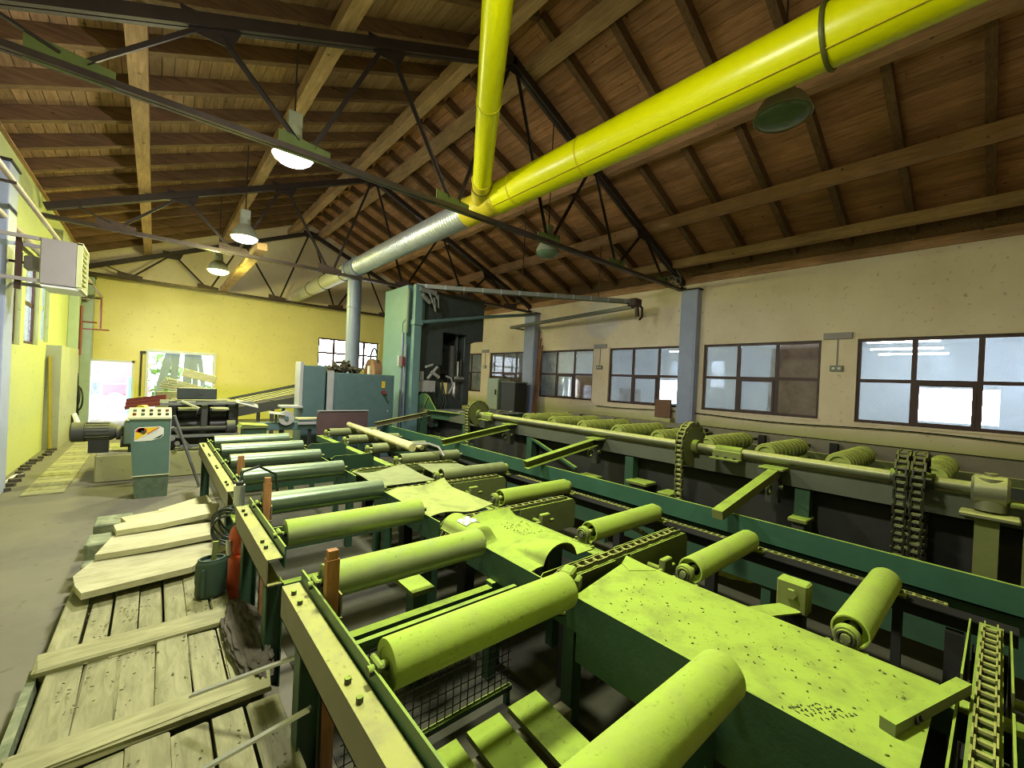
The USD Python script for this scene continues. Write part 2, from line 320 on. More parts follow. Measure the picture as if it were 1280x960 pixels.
# ------------------------------------------------------------------ setting: floor, walls, windows, doors
XL, XR, Y0, YF, ZE = -1.85, 11.58, -4.0, 20.0, 5.05
solo('floor', box(XL-.3, 24.4, Y0-.3, 24.0, -.2, 0), 'concrete', 'worn grey concrete floor of the sawmill hall', None, kind='structure')
solo('floor_dirt', box(.78, 9.9, -1.5, 9.3, 0, .006), 'shade_dark', 'dark floor sheet standing in for the shade under the conveyors', None, kind='structure')  # painted shade: dark sheet laid on the floor under the machines
solo('trim', box(-40, 40, 20.3, 60, -.2, -.02), 'outdoor_ground', 'pale paved yard outside the far wall', None, kind='structure')
wz0, wz1 = 1.51, 3.31
WIN = [(-.60, 2.10), (2.75, 5.45), (5.93, 8.63), (9.30, 11.97), (12.55, 15.22), (15.85, 18.50)]
rects = wall_rects(Y0, YF, 0, ZE, [(a, b, wz0, wz1) for a, b in WIN])
solo('wall_right', cat([box(XR, XR+.28, a, b, c, d) for a, b, c, d in rects]), 'wall_beige', 'beige plastered right wall with six wide windows', kind='structure')
LW = [(10.57, 11.46, 2.25, 3.9), (11.75, 13.0, 2.30, 3.9), (13.2, 14.05, 2.4, 3.9), (17.3, 19.2, 2.30, 3.75)]
rects = wall_rects(Y0, YF, 0, 5.35, LW)
solo('wall_left', cat([box(XL-.28, XL, a, b, c, d) for a, b, c, d in rects]), 'wall_lime', 'yellow green painted left wall with tall windows', kind='structure')
FW = [(-1.82, -.53, 0, 2.13), (-.24, 1.82, .3, 2.58), (5.55, 8.35, 2.30, 3.62)]
rects = wall_rects(XL-.28, XR+.28, 0, 5.05, FW)
gable = slab([(XL-.28, 5.05), (XR+.28, 5.05), (XR+.28, 5.62), (4.87, 8.63), (XL-.28, 5.62)], (0, YF+.28, 0), (1, 0, 0), (0, 0, 1), 0, .28)
solo('wall_far', cat([box(a, b, YF, YF+.28, c, d) for a, b, c, d in rects]), 'wall_yellow', 'yellow plastered gable wall at the far end of the hall', kind='structure')
solo('wall_gable', gable, 'wall_beige', 'beige gable triangle of the far wall above the truss tie', kind='structure')
solo('wall_back', cat(box(XL-.28, XR+.28, Y0-.28, Y0, 0, 5.05), slab([(XL-.28, 5.05), (XR+.28, 5.05), (XR+.28, 5.62), (4.87, 8.63), (XL-.28, 5.62)], (0, Y0, 0), (1, 0, 0), (0, 0, 1), 0, .28)), 'wall_beige', 'plain gable wall behind the viewpoint', kind='structure')
solo('wall_left_pier', cat(box(XL, XL+.24, 13.9, 16.7, 0, 2.35), box(XL, XL+.16, 14.1, 16.7, 3.9, 5.0)), 'wall_grey', 'low grey green wall pier below the bluish panes', kind='structure')

def window(n, axis, c, a0, a1, z0, z1, cols, rows, mat, label, dark='frame_brown', special=None, sash=None, depth=.07):
    """axis 'x': the wall's plane is x = c and a runs along y; axis 'y' the other way"""
    def bx(p0, p1, q0, q1, t0, t1): return box(t0, t1, p0, p1, q0, q1) if axis == 'x' else box(p0, p1, t0, t1, q0, q1)
    w = thing(f'window_{n}', label, 'window', (c, (a0+a1)/2, z0) if axis == 'x' else ((a0+a1)/2, c, z0), kind='structure')
    t = .06
    part(w, 'window_frame', cat(bx(a0, a1, z0, z0+t, c, c+depth), bx(a0, a1, z1-t, z1, c, c+depth), bx(a0, a0+t, z0+t, z1-t, c, c+depth), bx(a1-t, a1, z0+t, z1-t, c, c+depth)), dark)
    da, dz = (a1-a0)/cols, (z1-z0)/rows
    for i in range(1, cols): part(w, 'mullion', bx(a0+i*da-.04, a0+i*da+.04, z0+t, z1-t, c+.005, c+depth-.01), dark)
    for j in range(1, rows): part(w, 'transom', bx(a0+t, a1-t, z0+j*dz-.035, z0+j*dz+.035, c+.01, c+depth-.015), dark)
    for i in range(cols):
        for j in range(rows):
            m = mat if not special else special.get((i, j), mat)
            part(w, 'pane', bx(a0+i*da+.045, a0+(i+1)*da-.045, z0+j*dz+.04, z0+(j+1)*dz-.04, c+.03, c+.036), m)
    if sash:
        i, j = sash; p0, p1, q0, q1 = a0+i*da+.04, a0+(i+1)*da-.04, z0+j*dz+.035, z0+(j+1)*dz-.035
        part(w, 'sash', cat(bx(p0, p1, q0, q0+.05, c-.012, c+.028), bx(p0, p1, q1-.05, q1, c-.012, c+.028), bx(p0, p0+.05, q0+.05, q1-.05, c-.012, c+.028), bx(p1-.05, p1, q0+.05, q1-.05, c-.012, c+.028)), dark)
    return w
pos = ['at the right edge, full of pale light', 'with brown panes on its right, left of the trunking', 'just left of the near blue column', 'just right of the far blue column', 'behind the bandsaw and grey locker', 'farthest along the right wall']
for k, (a, b) in enumerate(WIN):
    sp = {1: {(0, 0): 'glass_brown', (0, 1): 'glass_brown'}, 3: {(0, 0): 'glass_brown'}, 4: {(0, 0): 'glass_brown', (1, 0): 'glass_brown', (2, 0): 'glass_brown'}}.get(k)
    window(k+1, 'x', XR+.06, a, b, wz0, wz1, 3, 2, 'glass_dirty', f'dark brown six-pane window {pos[k]}', special=sp, sash=(1, 0))
    part(f'/World/window_{k+1}', 'sill', box(XR-.03, XR+.06, a-.03, b+.03, wz0-.045, wz0), 'wall_beige')
window(7, 'y', YF+.08, 5.55, 8.35, 2.30, 3.62, 4, 2, 'glass_clear', 'bright dark-framed window in the far wall behind the cabinet')
for k, (a, b, c, d) in enumerate(LW):
    window(8+k, 'x', XL-.14, a, b, c, d, 2 if k == 3 else 1, 2, 'glass_blue' if k == 2 else 'glass_clear' if k == 3 else 'glass_dirty', ['narrow brown window nearest on the left wall', 'pale cream window under the unit heater', 'frosted light blue window panes on the left wall', 'dark window near the far left corner'][k], 'frame_brown' if k != 2 else 'column_green')
d1 = thing('door_1', 'open white glazed door leaf at the far left doorway', 'door', (-1.8, 20.0, 0), kind='structure')
part(d1, 'door_frame', cat(box(-1.82, -1.74, 19.96, 20.1, 0, 2.13), box(-.60, -.53, 19.96, 20.1, 0, 2.13), box(-1.82, -.53, 19.96, 20.1, 2.06, 2.13)), 'frame_white')
part(d1, 'door_leaf', rot(cat(box(-1.76, -1.71, 20.1, 21.0, 0.02, .9), box(-1.76, -1.71, 20.1, 20.2, .9, 2.04), box(-1.76, -1.71, 20.9, 21.0, .9, 2.04), box(-1.76, -1.71, 20.2, 20.9, 1.42, 1.5), box(-1.76, -1.71, 20.2, 20.9, 1.96, 2.04)), (-1.74, 20.1, 0), (0, 0, 1), -22), 'frame_white')
part(d1, 'door_pane', rot(box(-1.742, -1.735, 20.2, 20.9, .9, 1.96), (-1.74, 20.1, 0), (0, 0, 1), -22), 'glass_blue')
d2 = thing('door_2', 'metal-framed loading hatch with hanging plastic strips in the far wall', 'hatch', (.8, 20, .3), kind='structure')
part(d2, 'hatch_frame', cat(box(-.24, -.16, 19.94, 20.1, .3, 2.58), box(1.72, 1.82, 19.94, 20.1, .3, 2.58), box(-.16, 1.72, 19.94, 20.1, 2.48, 2.58)), 'frame_white')
part(d2, 'hatch_bracket', cat(box(-.40, -.24, 19.92, 19.98, 2.42, 2.5), bar((-.36, 19.95, .9), (-.36, 19.95, 2.5), .05, .05)), 'truss_steel')
for k, (x, w_, lean) in enumerate([(.42, .26, -.35), (.62, .22, -.10), (.98, .26, -.02), (1.16, .18, .1), (1.30, .16, .28)]):
    part(d2, 'plastic_strip', hull([(x-w_/2, 20.16, 2.5), (x+w_/2, 20.16, 2.5), (x-w_/2+lean, 20.2, .5), (x+w_/2+lean, 20.2, .5), (x-w_/2, 20.175, 2.5), (x+w_/2, 20.175, 2.5), (x-w_/2+lean, 20.215, .5), (x+w_/2+lean, 20.215, .5)]), 'curtain')

# columns
def column(name, x0, x1, y0, y1, z1, mat, label):
    t = thing(name, label, 'column', ((x0+x1)/2, (y0+y1)/2, 0))
    part(t, 'shaft', cbox(x0, x1, y0, y1, 0, z1, .012), mat)
    part(t, 'cap_plate', box(x0-.02, x1+.02, y0-.04, y1+.04, z1, z1+.03), 'truss_steel')
    part(t, 'web_plate', box(x0-.012, x0, y0+.06, y1-.06, .3, z1-1.3), mat); return t
column('column', 11.34, XR, 5.58, 6.06, 4.84, 'column_blue', 'light blue steel column on the right wall between two windows')
column('column', 11.30, XR, 12.05, 12.65, 4.78, 'column_blue', 'light blue column farther along the right wall beside leaning laths')
column('column', XL, XL+.20, 9.25, 9.75, 4.8, 'column_blue', 'blue column on the left wall at the picture edge')
column('column', XL, XL+.20, 16.7, 17.1, 4.8, 'column_green', 'grey green column on the left wall beside the frosted panes')
column('column', XL, XL+.26, 19.45, 19.9, 4.8, 'column_green', 'grey column in the far left corner by the doorway')

# ------------------------------------------------------------------ roof: two slopes of boards and rafters, purlins, trusses
XC, SL = 4.87, .43
def zc(x): return 8.05 - SL*abs(x-XC)            # top of the truss chords
cs = math.cos(math.atan(SL)); sn = math.sin(math.atan(SL))
def slope_pt(side, s, h):                         # s along the slope from the ridge, h above the chord's plane
    return np.array([XC + side*(s*cs + h*sn), 0, 8.05 - s*sn + h*cs])
SMAX = (XR+.35-XC)/cs
for side, nm, lab in ((-1, 'ceiling', 'left roof slope of brown boards on rafters darkened for shade'), (1, 'ceiling', 'right roof slope of reddish brown boards on rafters')):
    c = thing(nm, lab, 'ceiling', (XC, 8, 8), kind='structure')
    n = int(SMAX/.158)+1; SR0 = -.47*SL
    for r in range(n):
        y = Y0 - rng.uniform(0, 3.5)
        while y < YF:
            e = min(y + rng.uniform(4.2, 6.0), YF); s0, s1 = SR0+r*.158+.004, SR0+(r+1)*.158-.004; dh = rng.uniform(0, .007); ya = max(y, Y0)
            if e > Y0+.1:
                p = [slope_pt(side, s, h) + (0, yy, 0) for yy in (ya+.003, e-.003) for s, h in ((s0, .47+dh), (s1, .47+dh), (s1, .50+dh), (s0, .50+dh))]
                v = np.array(p); f = BF if side < 0 else BF[:, ::-1]
                part(c, 'board', (v, f[:, ::-1]), 'roof_board_' + ('abcd' if side < 0 else 'efgh')[rng.integers(4)])
            y = e
    part(c, 'roof_skin', (np.array([slope_pt(side, s, h) + (0, yy, 0) for yy in (Y0-.3, YF+.3) for s, h in ((-.52*SL, .52), (SMAX, .52), (SMAX, .55), (-.55*SL, .55))]), BF if side > 0 else BF[:, ::-1]), 'roof_board_c')
    k = 0
    while 7.55+1.04*(k-11) < YF-.2:
        y = 7.55+1.04*(k-11); k += 1
        if y < Y0+.2: continue
        a, b = slope_pt(side, -.10, .365)+(0, y, 0), slope_pt(side, SMAX, .365)+(0, y, 0)
        part(c, 'rafter', bar(a, b, .12, .21, up=(side*sn, 0, cs)), 'rafter_wood')
def purlin(x, y0, y1, w, h, mat, label, z=None):
    z = zc(x) if z is None else z
    solo('purlin', box(x-w/2, x+w/2, y0, y1, z+.02, z+.02+h), mat, label, 'roof beam')
purlin(-.30, Y0, YF, .20, .24, 'purlin_wood', 'brown roof purlin nearest the left wall, crossing the upper left')
purlin(1.86, Y0, YF, .20, .24, 'purlin_wood', 'brown roof purlin running above the row of lit lamps')
purlin(4.22, Y0, YF, .22, .26, 'purlin_wood', 'thick ridge purlin on the left side of the ridge')
purlin(5.32, Y0, YF, .22, .26, 'purlin_wood', 'thick ridge purlin on the right side of the ridge')
purlin(7.75, Y0, YF, .20, .24, 'purlin_red', 'roof purlin above the yellow duct on the right slope')
purlin(9.60, Y0, YF, .20, .24, 'purlin_red', 'reddish roof purlin midway up the right slope')
purlin(10.86, Y0, 7.4, .20, .20, 'purlin_wood', 'lower brown purlin along the right eave, ending at the truss', 5.36)
for nm, x0, x1, lab in (('wall_plate', XR-.06, XR+.22, 'pinkish wall plate timber on top of the right wall'), ('wall_plate', XL-.22, XL+.06, 'timber wall plate on top of the left wall')):
    solo(nm, box(x0, x1, Y0, YF, ZE + (0.0 if x0 > 0 else .30), ZE+.20 + (0.0 if x0 > 0 else .12)), 'purlin_red', lab, 'roof beam')

for x0, x1, z0, lab in ((XR+.10, XR+.22, 5.05, 'dark eave boarding above the right wall'), (XL-.22, XL-.10, 5.30, 'dark eave boarding above the left wall')):
    solo('trim_eave', box(x0, x1, Y0, YF, z0, 5.78), 'rafter_wood', lab, kind='structure')
def truss(y, gus, label):
    t = thing('roof_truss', label, 'roof truss', (XC, y, 4.85))
    dbl = [(-.065, -.008, -.008, .0), (-.065, -.057, -.075, 0), (.008, .065, -.008, 0), (.057, .065, -.075, 0), (-.016, -.008, -.075, 0), (.008, .016, -.075, 0)]
    for s in (-1, 1):
        part(t, 'top_chord', sect((XC, y, 8.02), (XC+s*6.68, y, zc(XC+6.68)-.03), [(-.07, -.01, -.14, 0), (.01, .07, -.14, 0)]), 'truss_steel')
    part(t, 'bottom_chord', sect((XL+.02, y, 4.93), (XR-.12, y, 4.93), [(-.06, -.008, -.07, -.058), (.008, .06, -.07, -.058), (-.02, -.008, -.058, .02), (.008, .02, -.058, .02)]), 'truss_tie')
    B = [-5.6, -3.45, -1.15, 1.15, 3.45, 5.6]; T = [-4.5, -2.4, 0, 2.4, 4.5]
    for b in B: part(t, 'gusset', slab([(-.32, -.05), (.32, -.05), (.32, .13), (-.32, .21)] if b < 0 else [(-.32, -.05), (.32, -.05), (.32, .21), (-.32, .13)], (XC+b, y, 4.90), (1, 0, 0), (0, 0, 1), -.006, .006), gus)
    for q in T:
        z = zc(XC+q)-.10
        part(t, 'gusset', slab([(-.30, .05), (-.2, -.2), (.2, -.2), (.30, .05)], (XC+q, y, z), (1, -SL*np.sign(q)*0, 0), (0, 0, 1), -.006, .006), 'truss_steel')
    for k, q in enumerate(T):
        zt = zc(XC+q)-.2
        for b, d in ((B[k], .08), (B[k+1], -.08)):
            part(t, 'web_strut', sect((XC+b+d*1.2, y, 5.02), (XC+q-d*1.0, y, zt), [(-.03, .03, -.003, .003), (-.03, -.024, -.03, .003)], up=(0, 1, 0)), 'truss_steel')
    for s in (-1, 1):
        part(t, 'web_strut', bar((XC+s*5.68, y, 5.02), (XC+s*6.25, y, zc(XC+6.25)-.12), .045, .03), 'truss_steel')
    part(t, 'bearing_foot', cat(box(XR-.2, XR-.06, y-.1, y+.1, 4.875, 4.95), bar((XR-.12, y, 4.9), (XR-.12, y, 5.12), .05, .05)), 'truss_steel')
    return t
truss(6.12, 'gusset_lamp_tint', 'dark steel roof truss nearest the camera with gusset plates coloured as if lit green')
truss(12.6, 'gusset_purple', 'middle dark steel roof truss with purple brown gusset plates')
truss(19.35, 'gusset_purple', 'farthest steel roof truss in front of the far gable wall')
solo('timber', box(1.80, 2.02, 11.9, 19.6, 4.955, 5.12), 'purlin_wood', 'loose light timber laid across the two farther truss ties', 'timber')

# ------------------------------------------------------------------ ducts
duct = thing('yellow_duct', 'big bright yellow extraction duct crossing the roof on the right', 'duct', (4.56, 2, 5.0))
DX, DZ, DR = 4.56, 5.28, .265
part(duct, 'pipe', cyl((DX, Y0+.05, DZ), (DX, 5.95, DZ), DR, 48), 'duct_yellow', 40)
for y in (-2.2, 1.14, 3.97, 5.45): part(duct, 'joint_ring', torus((DX, y, DZ), (0, 1, 0), DR+.004, .022 if y == 1.14 else .010, 48, 6), 'duct_band' if y == 1.14 else 'duct_joint', 60)
part(duct, 'seam', cat(bar((DX-.165, -3.9, DZ-.212), (DX-.165, 5.9, DZ-.212), .02, .012)), 'duct_joint')
part(duct, 'hanger', cat(tube([(DX+DR*math.cos(a), 1.14, DZ+DR*math.sin(a)) for a in np.linspace(0, math.pi, 14)], .014, 6), bar((DX, 1.14, DZ+DR), (DX, 1.14, 7.9), .02, .02)), 'duct_band', 40)
part(duct, 'branch_collar', lathe((DX, 5.9, DZ), (0, 1, 0), [(.0, 0), (DR, 0), (DR+.012, .02), (DR, .04), (DR*.98, .8), (DR+.01, .98), (DR+.01, 1.0), (0, 1.0)], 48), 'duct_joint', 40)
b0, b1 = np.array((4.40, 6.30, 5.30)), np.array((2.35, 3.23, 5.61)); bd = (b1-b0)/np.linalg.norm(b1-b0)
br = thing('yellow_branch_duct', 'narrower yellow branch duct coming overhead to the junction', 'duct', b0+bd*.55)
part(br, 'pipe', cyl(b0+bd*.55, b1+bd*3.6, .152, 36), 'duct_yellow', 40)
part(br, 'collar', cyl(b0+bd*.05, b0+bd*.62, .165, 36, .158), 'duct_joint', 40)
for s in (.42, .62, 2.4): part(br, 'joint_ring', torus(b0+bd*s, bd, .160, .014 if s < 1 else .006, 36, 6), 'duct_band' if s == .42 else 'duct_joint', 60)
sd = thing('galvanised_duct', 'silver galvanised extraction duct running on to the far wall', 'duct', (DX, 13, 5.0))
prof = []
for k in range(60):
    y = 6.9 + k*.096
    prof += [(.245, y), (.245, y+.07), (.257, y+.08), (.257, y+.09)]
part(sd, 'ribbed_pipe', lathe((DX, 0, DZ), (0, 1, 0), prof, 40), 'galvanised', 30)
part(sd, 'tee', lathe((DX, 0, DZ), (0, 1, 0), [(.25, 12.62), (.285, 12.63), (.285, 12.70), (.25, 12.71), (.25, 13.25), (.285, 13.26), (.285, 13.33), (.25, 13.34)], 40), 'duct_grey', 30)
part(sd, 'plain_pipe', cyl((DX, 13.3, DZ), (DX, 20.0, DZ), .243, 40), 'duct_plain', 40)
for y in (13.9, 15.9, 17.6): part(sd, 'joint_ring', torus((DX, y, DZ), (0, 1, 0), .25, .014, 36, 6), 'duct_band', 60)
vd = thing('vertical_duct', 'blue grey vertical duct dropping from the silver duct to the machines', 'duct', (DX+.06, 12.98, 0))
part(vd, 'pipe', cyl((DX, 12.98, 5.1), (DX+.06, 12.98, .02), .205, 32), 'duct_grey', 40)
for z in (4.05, 5.0): part(vd, 'joint_ring', torus((DX+.01, 12.98, z), (0, 0, 1), .208, .016, 32, 6), 'duct_grey', 60)

# ------------------------------------------------------------------ lamps
def lamp(x, y, z, label, lens, group=None, r=.25, top=None):
    t = thing('high_bay_lamp', label, 'lamp', (x, y, z), group=group)
    part(t, 'reflector', lathe((x, y, z), (0, 0, 1), [(r-.006, .002), (r+.008, 0), (r+.004, .02), (r*.92, .10), (r*.72, .20), (r*.42, .28), (r*.40, .40), (0, .41)], 32), 'lamp_metal', 40)
    part(t, 'lens', lathe((x, y, z), (0, 0, -1), [(r-.008, 0), (r*.93, .035), (r*.7, .08), (r*.35, .105), (0, .11)], 32), lens, True)
    top = zc(x)+.51 if top is None else top
    part(t, 'gear_box', cbox(x-.09, x+.09, y-.07, y+.07, z+.40, z+.60), 'lamp_metal')
    part(t, 'hanger', cyl((x, y, z+.6), (x, y, top), .012, 8), 'truss_steel'); return t
lamp(1.36, 6.50, 4.98, 'lit white lamp beside the light-tinted gusset of the nearest truss', 'lamp_white', None, .25)
lamp(1.39, 10.8, 4.86, 'lit greenish lamp behind the middle truss', 'lamp_lime', None, .25)
lamp(1.28, 14.5, 4.76, 'farthest lit lamp, low before the gable wall', 'lamp_far', None, .25)
lamp(1.40, 2.2, 5.02, 'lit lamp of the left row above the near roller table', 'lamp_soft')
lamp(6.42, 6.55, 4.86, 'unlit grey lamp hanging at the nearest truss on the right', 'lamp_glass_off')
lamp(5.75, 1.88, 5.42, 'unlit greenish lamp below the yellow duct at upper right', 'lamp_glass_off', None, .31)
# ------------------------------------------------------------------ adjoining hall and yard seen through glass
rects = wall_rects(Y0-2, 23.5, 0, 4.4, [(.1, 2.35, 1.25, 2.6), (12.4, 14.1, 1.2, 2.62), (5.2, 7.6, 1.3, 2.6)])
solo('wall_adjoining', cat([box(24, 24.2, a, b, c, d) for a, b, c, d in rects]), 'wall_pale', 'pale wall of the adjoining hall behind the windows', kind='structure')
solo('wall_adjoining_end', cat(box(XR+.28, 24, 23.3, 23.5, 0, 4.4), box(XR+.28, 24, Y0-2.2, Y0-2, 0, 4.4)), 'wall_pale', 'pale end walls of the adjoining hall', kind='structure')
solo('ceiling_adjoining', box(XR+.3, 24, Y0-2, 23.3, 4.4, 4.5), 'wall_pale', 'pale ceiling of the adjoining hall', kind='structure')
for k, (x, ya, yb) in enumerate([(15.5, 1.1, 2.35), (17.9, 1.3, 3.0), (20.3, 1.4, 3.3), (22.6, 1.4, 3.4), (15.5, 7.6, 9.0), (19.0, 9.0, 10.6), (16.5, 14.0, 15.5)]):
    t = thing('fluorescent_tube', ['nearest', 'second', 'third', 'farthest', 'single', 'hidden', 'distant'][k] + ' fluorescent ceiling tube seen through the ' + ('right window' if k < 4 else 'middle windows'), 'lamp', (x, (ya+yb)/2, 3.85))
    part(t, 'fitting', box(x-.07, x+.07, ya, yb, 3.92, 3.99), 'white_plastic'); part(t, 'tube', cyl((x, ya, 3.88), (x, yb, 3.88), .035, 10), 'tube_glow', 40)
    part(t, 'rod', cat(cyl((x, ya+.2, 3.99), (x, ya+.2, 4.4), .01, 6), cyl((x, yb-.2, 3.99), (x, yb-.2, 4.4), .01, 6)), 'white_plastic')
for k, (x, y0, y1, z1, m, l) in enumerate([(13.4, 3.05, 4.35, 3.3, 'brown_card', 'tall brown stack behind the brown window panes'), (13.0, 10.1, 11.2, 2.35, 'brown_card', 'brown carton pile behind the fourth window'), (13.2, 8.6, 9.2, 2.0, 'brown_card', 'small brown carton behind the third window'), (12.9, 13.4, 15.4, 2.45, 'brown_card', 'row of brown cartons behind the fifth window'), (12.8, 17.0, 18.5, 2.3, 'brown_card', 'brown cartons behind the farthest window')]):
    t = thing('carton_stack', l, 'carton', (x, (y0+y1)/2, 0)); h = z1/4
    for j in range(4): part(t, 'carton', cbox(x-.3+.02*j, x+.3+.02*j, y0+.01*j, y1-.02*j, j*h+.002, (j+1)*h-.002, .01), m)
car = thing('red_vehicle', 'red vehicle with pale load parked outside the doorway', 'vehicle', (-2.2, 26, -.02))
part(car, 'body', cat(cbox(-4.4, -.1, 26, 27.8, .55, 1.15, .08), hull([(-3.5, 26.1, 1.15), (-.5, 26.1, 1.15), (-3.1, 26.25, 2.2), (-.8, 26.25, 2.2), (-3.5, 27.7, 1.15), (-.5, 27.7, 1.15), (-3.1, 27.5, 2.2), (-.8, 27.5, 2.2)])), 'car_red')
for x in (-3.6, -1.3): w = part(car, 'wheel', cyl((x, 25.95, .34), (x, 26.2, .34), .36, 24), 'grey_paint', 40); part(w, 'rim', cyl((x, 25.93, .34), (x, 25.95, .34), .2, 16), 'white_plastic', 40)
part(car, 'bumper', cbox(-4.5, 0, 25.9, 26.05, .4, .58, .02), 'white_plastic')
tp = thing('teal_post', 'teal post with curved arm standing outside the doorway', 'post', (-.75, 23, -.02)); part(tp, 'post', cyl((-.75, 23, -.02), (-.75, 23, 1.5), .08, 12), 'teal_paint', 40); part(tp, 'arm', tube([(-.75, 23, .9), (-.6, 23, 1.2), (-.4, 23, 1.45), (-.2, 23, 1.5)], .06), 'teal_paint', 40)
for k, (x, y) in enumerate([(.55, 24.2), (2.9, 24.4), (9, 27)]):
    t = thing('shrub', ['leafy green shrub behind the plastic strips', 'green shrub at the right of the hatch outside', 'green shrub outside the far window'][k], 'shrub', (x, y, -.02))
    P = []
    for _ in range(160):
        c = np.array([x, y, 1.4]) + rng.normal(0, 1, 3)*(.36, .3, .55); c[2] = max(c[2], .1); d = rng.normal(0, 1, (3, 3))*.16; P.append((c + d, np.array([[0, 1, 2]])))
    part(t, 'foliage', cat(P), 'foliage', kind='stuff'); part(t, 'stem', cyl((x, y, -.02), (x, y, 1.2), .05, 8), 'brown_wood', 40)

# ------------------------------------------------------------------ roller tables on the left (nine big rollers in three frames)
RX0, RX1, RZ, RR = .725, 1.75, .885, .094
ROLL = [.69, 1.52, 2.33, 3.18, 3.98, 5.10, 6.00, 6.88, 7.75]
def big_roller(t, y, mat):
    r = part(t, 'roller', lathe((RX0, y, RZ), (1, 0, 0), [(0, .004), (RR*.62, .004), (RR*.66, .0), (RR*.97, 0), (RR, .006), (RR, 1.019), (RR*.97, 1.025), (RR*.66, 1.025), (RR*.62, 1.02), (0, 1.02)], 40), mat, 35)
    part(r, 'shaft', cyl((RX0-.075, y, RZ), (RX1+.055, y, RZ), .02, 12), 'steel_dark', 40)
def roller_frame(y0, y1, rolls, mats, label, legs):
    t = thing('roller_table', label, 'roller conveyor', (1.2, (y0+y1)/2, 0))
    part(t, 'side_rail', sect((.615, y0, .745), (.615, y1, .745), [(-.045, .045, .077, .085), (-.045, -.037, -.085, .077), (-.045, .045, -.085, -.077)]), 'rail_worn')
    part(t, 'bearing_plate', sect((.672, y0, .82), (.672, y1, .82), [(-.005, .005, -.06, .075)]), 'beam_green')
    part(t, 'far_rail', sect((1.795, y0, .80), (1.795, y1, .80), [(-.006, .006, -.14, .05)]), 'frame_green')
    for y in legs:
        part(t, 'leg', sect((.625, y, 0), (.625, y, .66), [(-.05, .05, -.05, -.043), (-.05, .05, .043, .05), (-.004, .004, -.043, .043)], up=(1, 0, 0)), 'frame_green')
        part(t, 'leg', bar((1.79, y+.02, 0), (1.79, y+.02, .66), .07, .07), 'frame_green')
        part(t, 'cross_beam', bar((.675, y, .58), (1.75, y, .58), .06, .12), 'frame_green')
    for y in rolls:
        for yy in (y-.06, y+.06): part(t, 'bolt', cyl((.60, yy, .83), (.60, yy, .852), .013, 6), 'steel_dark')
        part(t, 'bearing_block', cbox(.675, .70, y-.05, y+.05, RZ-.055, RZ+.035, .008), 'steel_dark')
    for y in rolls[:-1]:
        if y0 > 1: part(t, 'cross_plate', sect((.68, y+.33, .755), (1.785, y+.33, .755), [(-.006, .006, -.10, .075)]), 'frame_green')
    for y, m in zip(rolls, mats): big_roller(t, y, m)
    return t
roller_frame(.10, 2.52, ROLL[:3], ['roller_full', 'roller_full', 'roller_dusty'], 'nearest green roller table with three dust-covered rollers', (.75, 2.18))
roller_frame(2.92, 4.22, ROLL[3:5], ['roller_dusty', 'roller_clean'], 'middle green roller table with two long rollers', (2.98, 3.86))
roller_frame(4.78, 8.10, ROLL[5:], ['roller_clean']*4, 'far green roller table with four shiny rollers', (4.9, 7.6))
# upright stakes in brackets
def stake(x, y, z0, z1, w, label, tilt=(0, 0), b=True):
    t = thing('wooden_stake', label, 'stake', (x, y, z0)); a = np.array((x, y, z0)); e = np.array((x+tilt[0], y+tilt[1], z1)); d = e-a
    part(t, 'post', cat(sect(a, a+d*.96, [(-w/2, w/2, -w*.42, w*.42)], up=(0, 1, 0)), sect(a+d*.96, e, [(-w*.4, w*.4, -w*.34, w*.34)], up=(0, 1, 0))), 'stake_wood')
    if b: part(t, 'bracket', cat(box(x+w*.5, x+w*.5+.008, y-w*.6, y+w*.6, z0+.4, z0+(z1-z0)*.80), box(x-w*.5, x+w*.5+.008, y-w*.6-.008, y-w*.6, z0+.4, z0+(z1-z0)*.7)), 'rail_worn' if z1 < 1.2 else 'brown_wood')
stake(.722, 2.16, .0, 1.12, .06, 'thick worn wooden stake standing beside the near roller frame', (-.01, .0))
stake(.73, 3.84, .0, 1.14, .055, 'thin wooden stake in a bracket by the fifth roller', (.0, 0))
stake(.78, 5.56, .0, 1.03, .07, 'short orange brown stake between the far rollers', (0, 0), False)
# diagonal braces of near legs, wire guard, chute and pile below
t = thing('angle_brace', 'pair of thin steel braces between the near legs and the plank deck', 'brace', (.45, 2.2, 0))
part(t, 'brace', bar((.20, 2.62, .34), (.60, 2.22, .60), .03, .012), 'bright_steel'); part(t, 'brace', bar((.22, 2.25, .22), (.60, 2.02, .46), .03, .012), 'bright_steel')
wg = thing('wire_guard', 'black wire mesh guard panel hanging under the near rollers', 'wire mesh', (1.2, 2.0, .1))
wires = [cyl((x, 1.95+.0*x, .12), (x, 1.95, .72), .0035, 5) for x in np.arange(.74, 1.76, .05)] + [cyl((.72, 1.95, z), (1.76, 1.95, z), .0035, 5) for z in np.arange(.12, .73, .05)]
part(wg, 'wire_grid', cat(wires), 'black_machine', kind='stuff'); [part(wg, 'edge_bar', bar((.71, 1.95, z), (1.77, 1.95, z), .03, .03), 'frame_green') for z in (.72, .10)]
for x in (.74, 1.74): part(wg, 'foot', bar((x, 1.95, 0), (x, 1.95, .10), .03, .03), 'frame_green')
ch = thing('waste_chute', 'dusty slatted waste chute sloping below the nearest rollers', 'chute', (1.2, 1.0, 0))
for k in range(4): part(ch, 'slat', bar((.78+.26*k, .35, .20), (.78+.26*k, 1.62, .30), .20, .03), 'bright_dusty')
for y in (.5, 1.5): part(ch, 'bearer', box(.68, 1.78, y-.04, y+.04, 0, .19+.06*(y > 1)), 'plank_old')
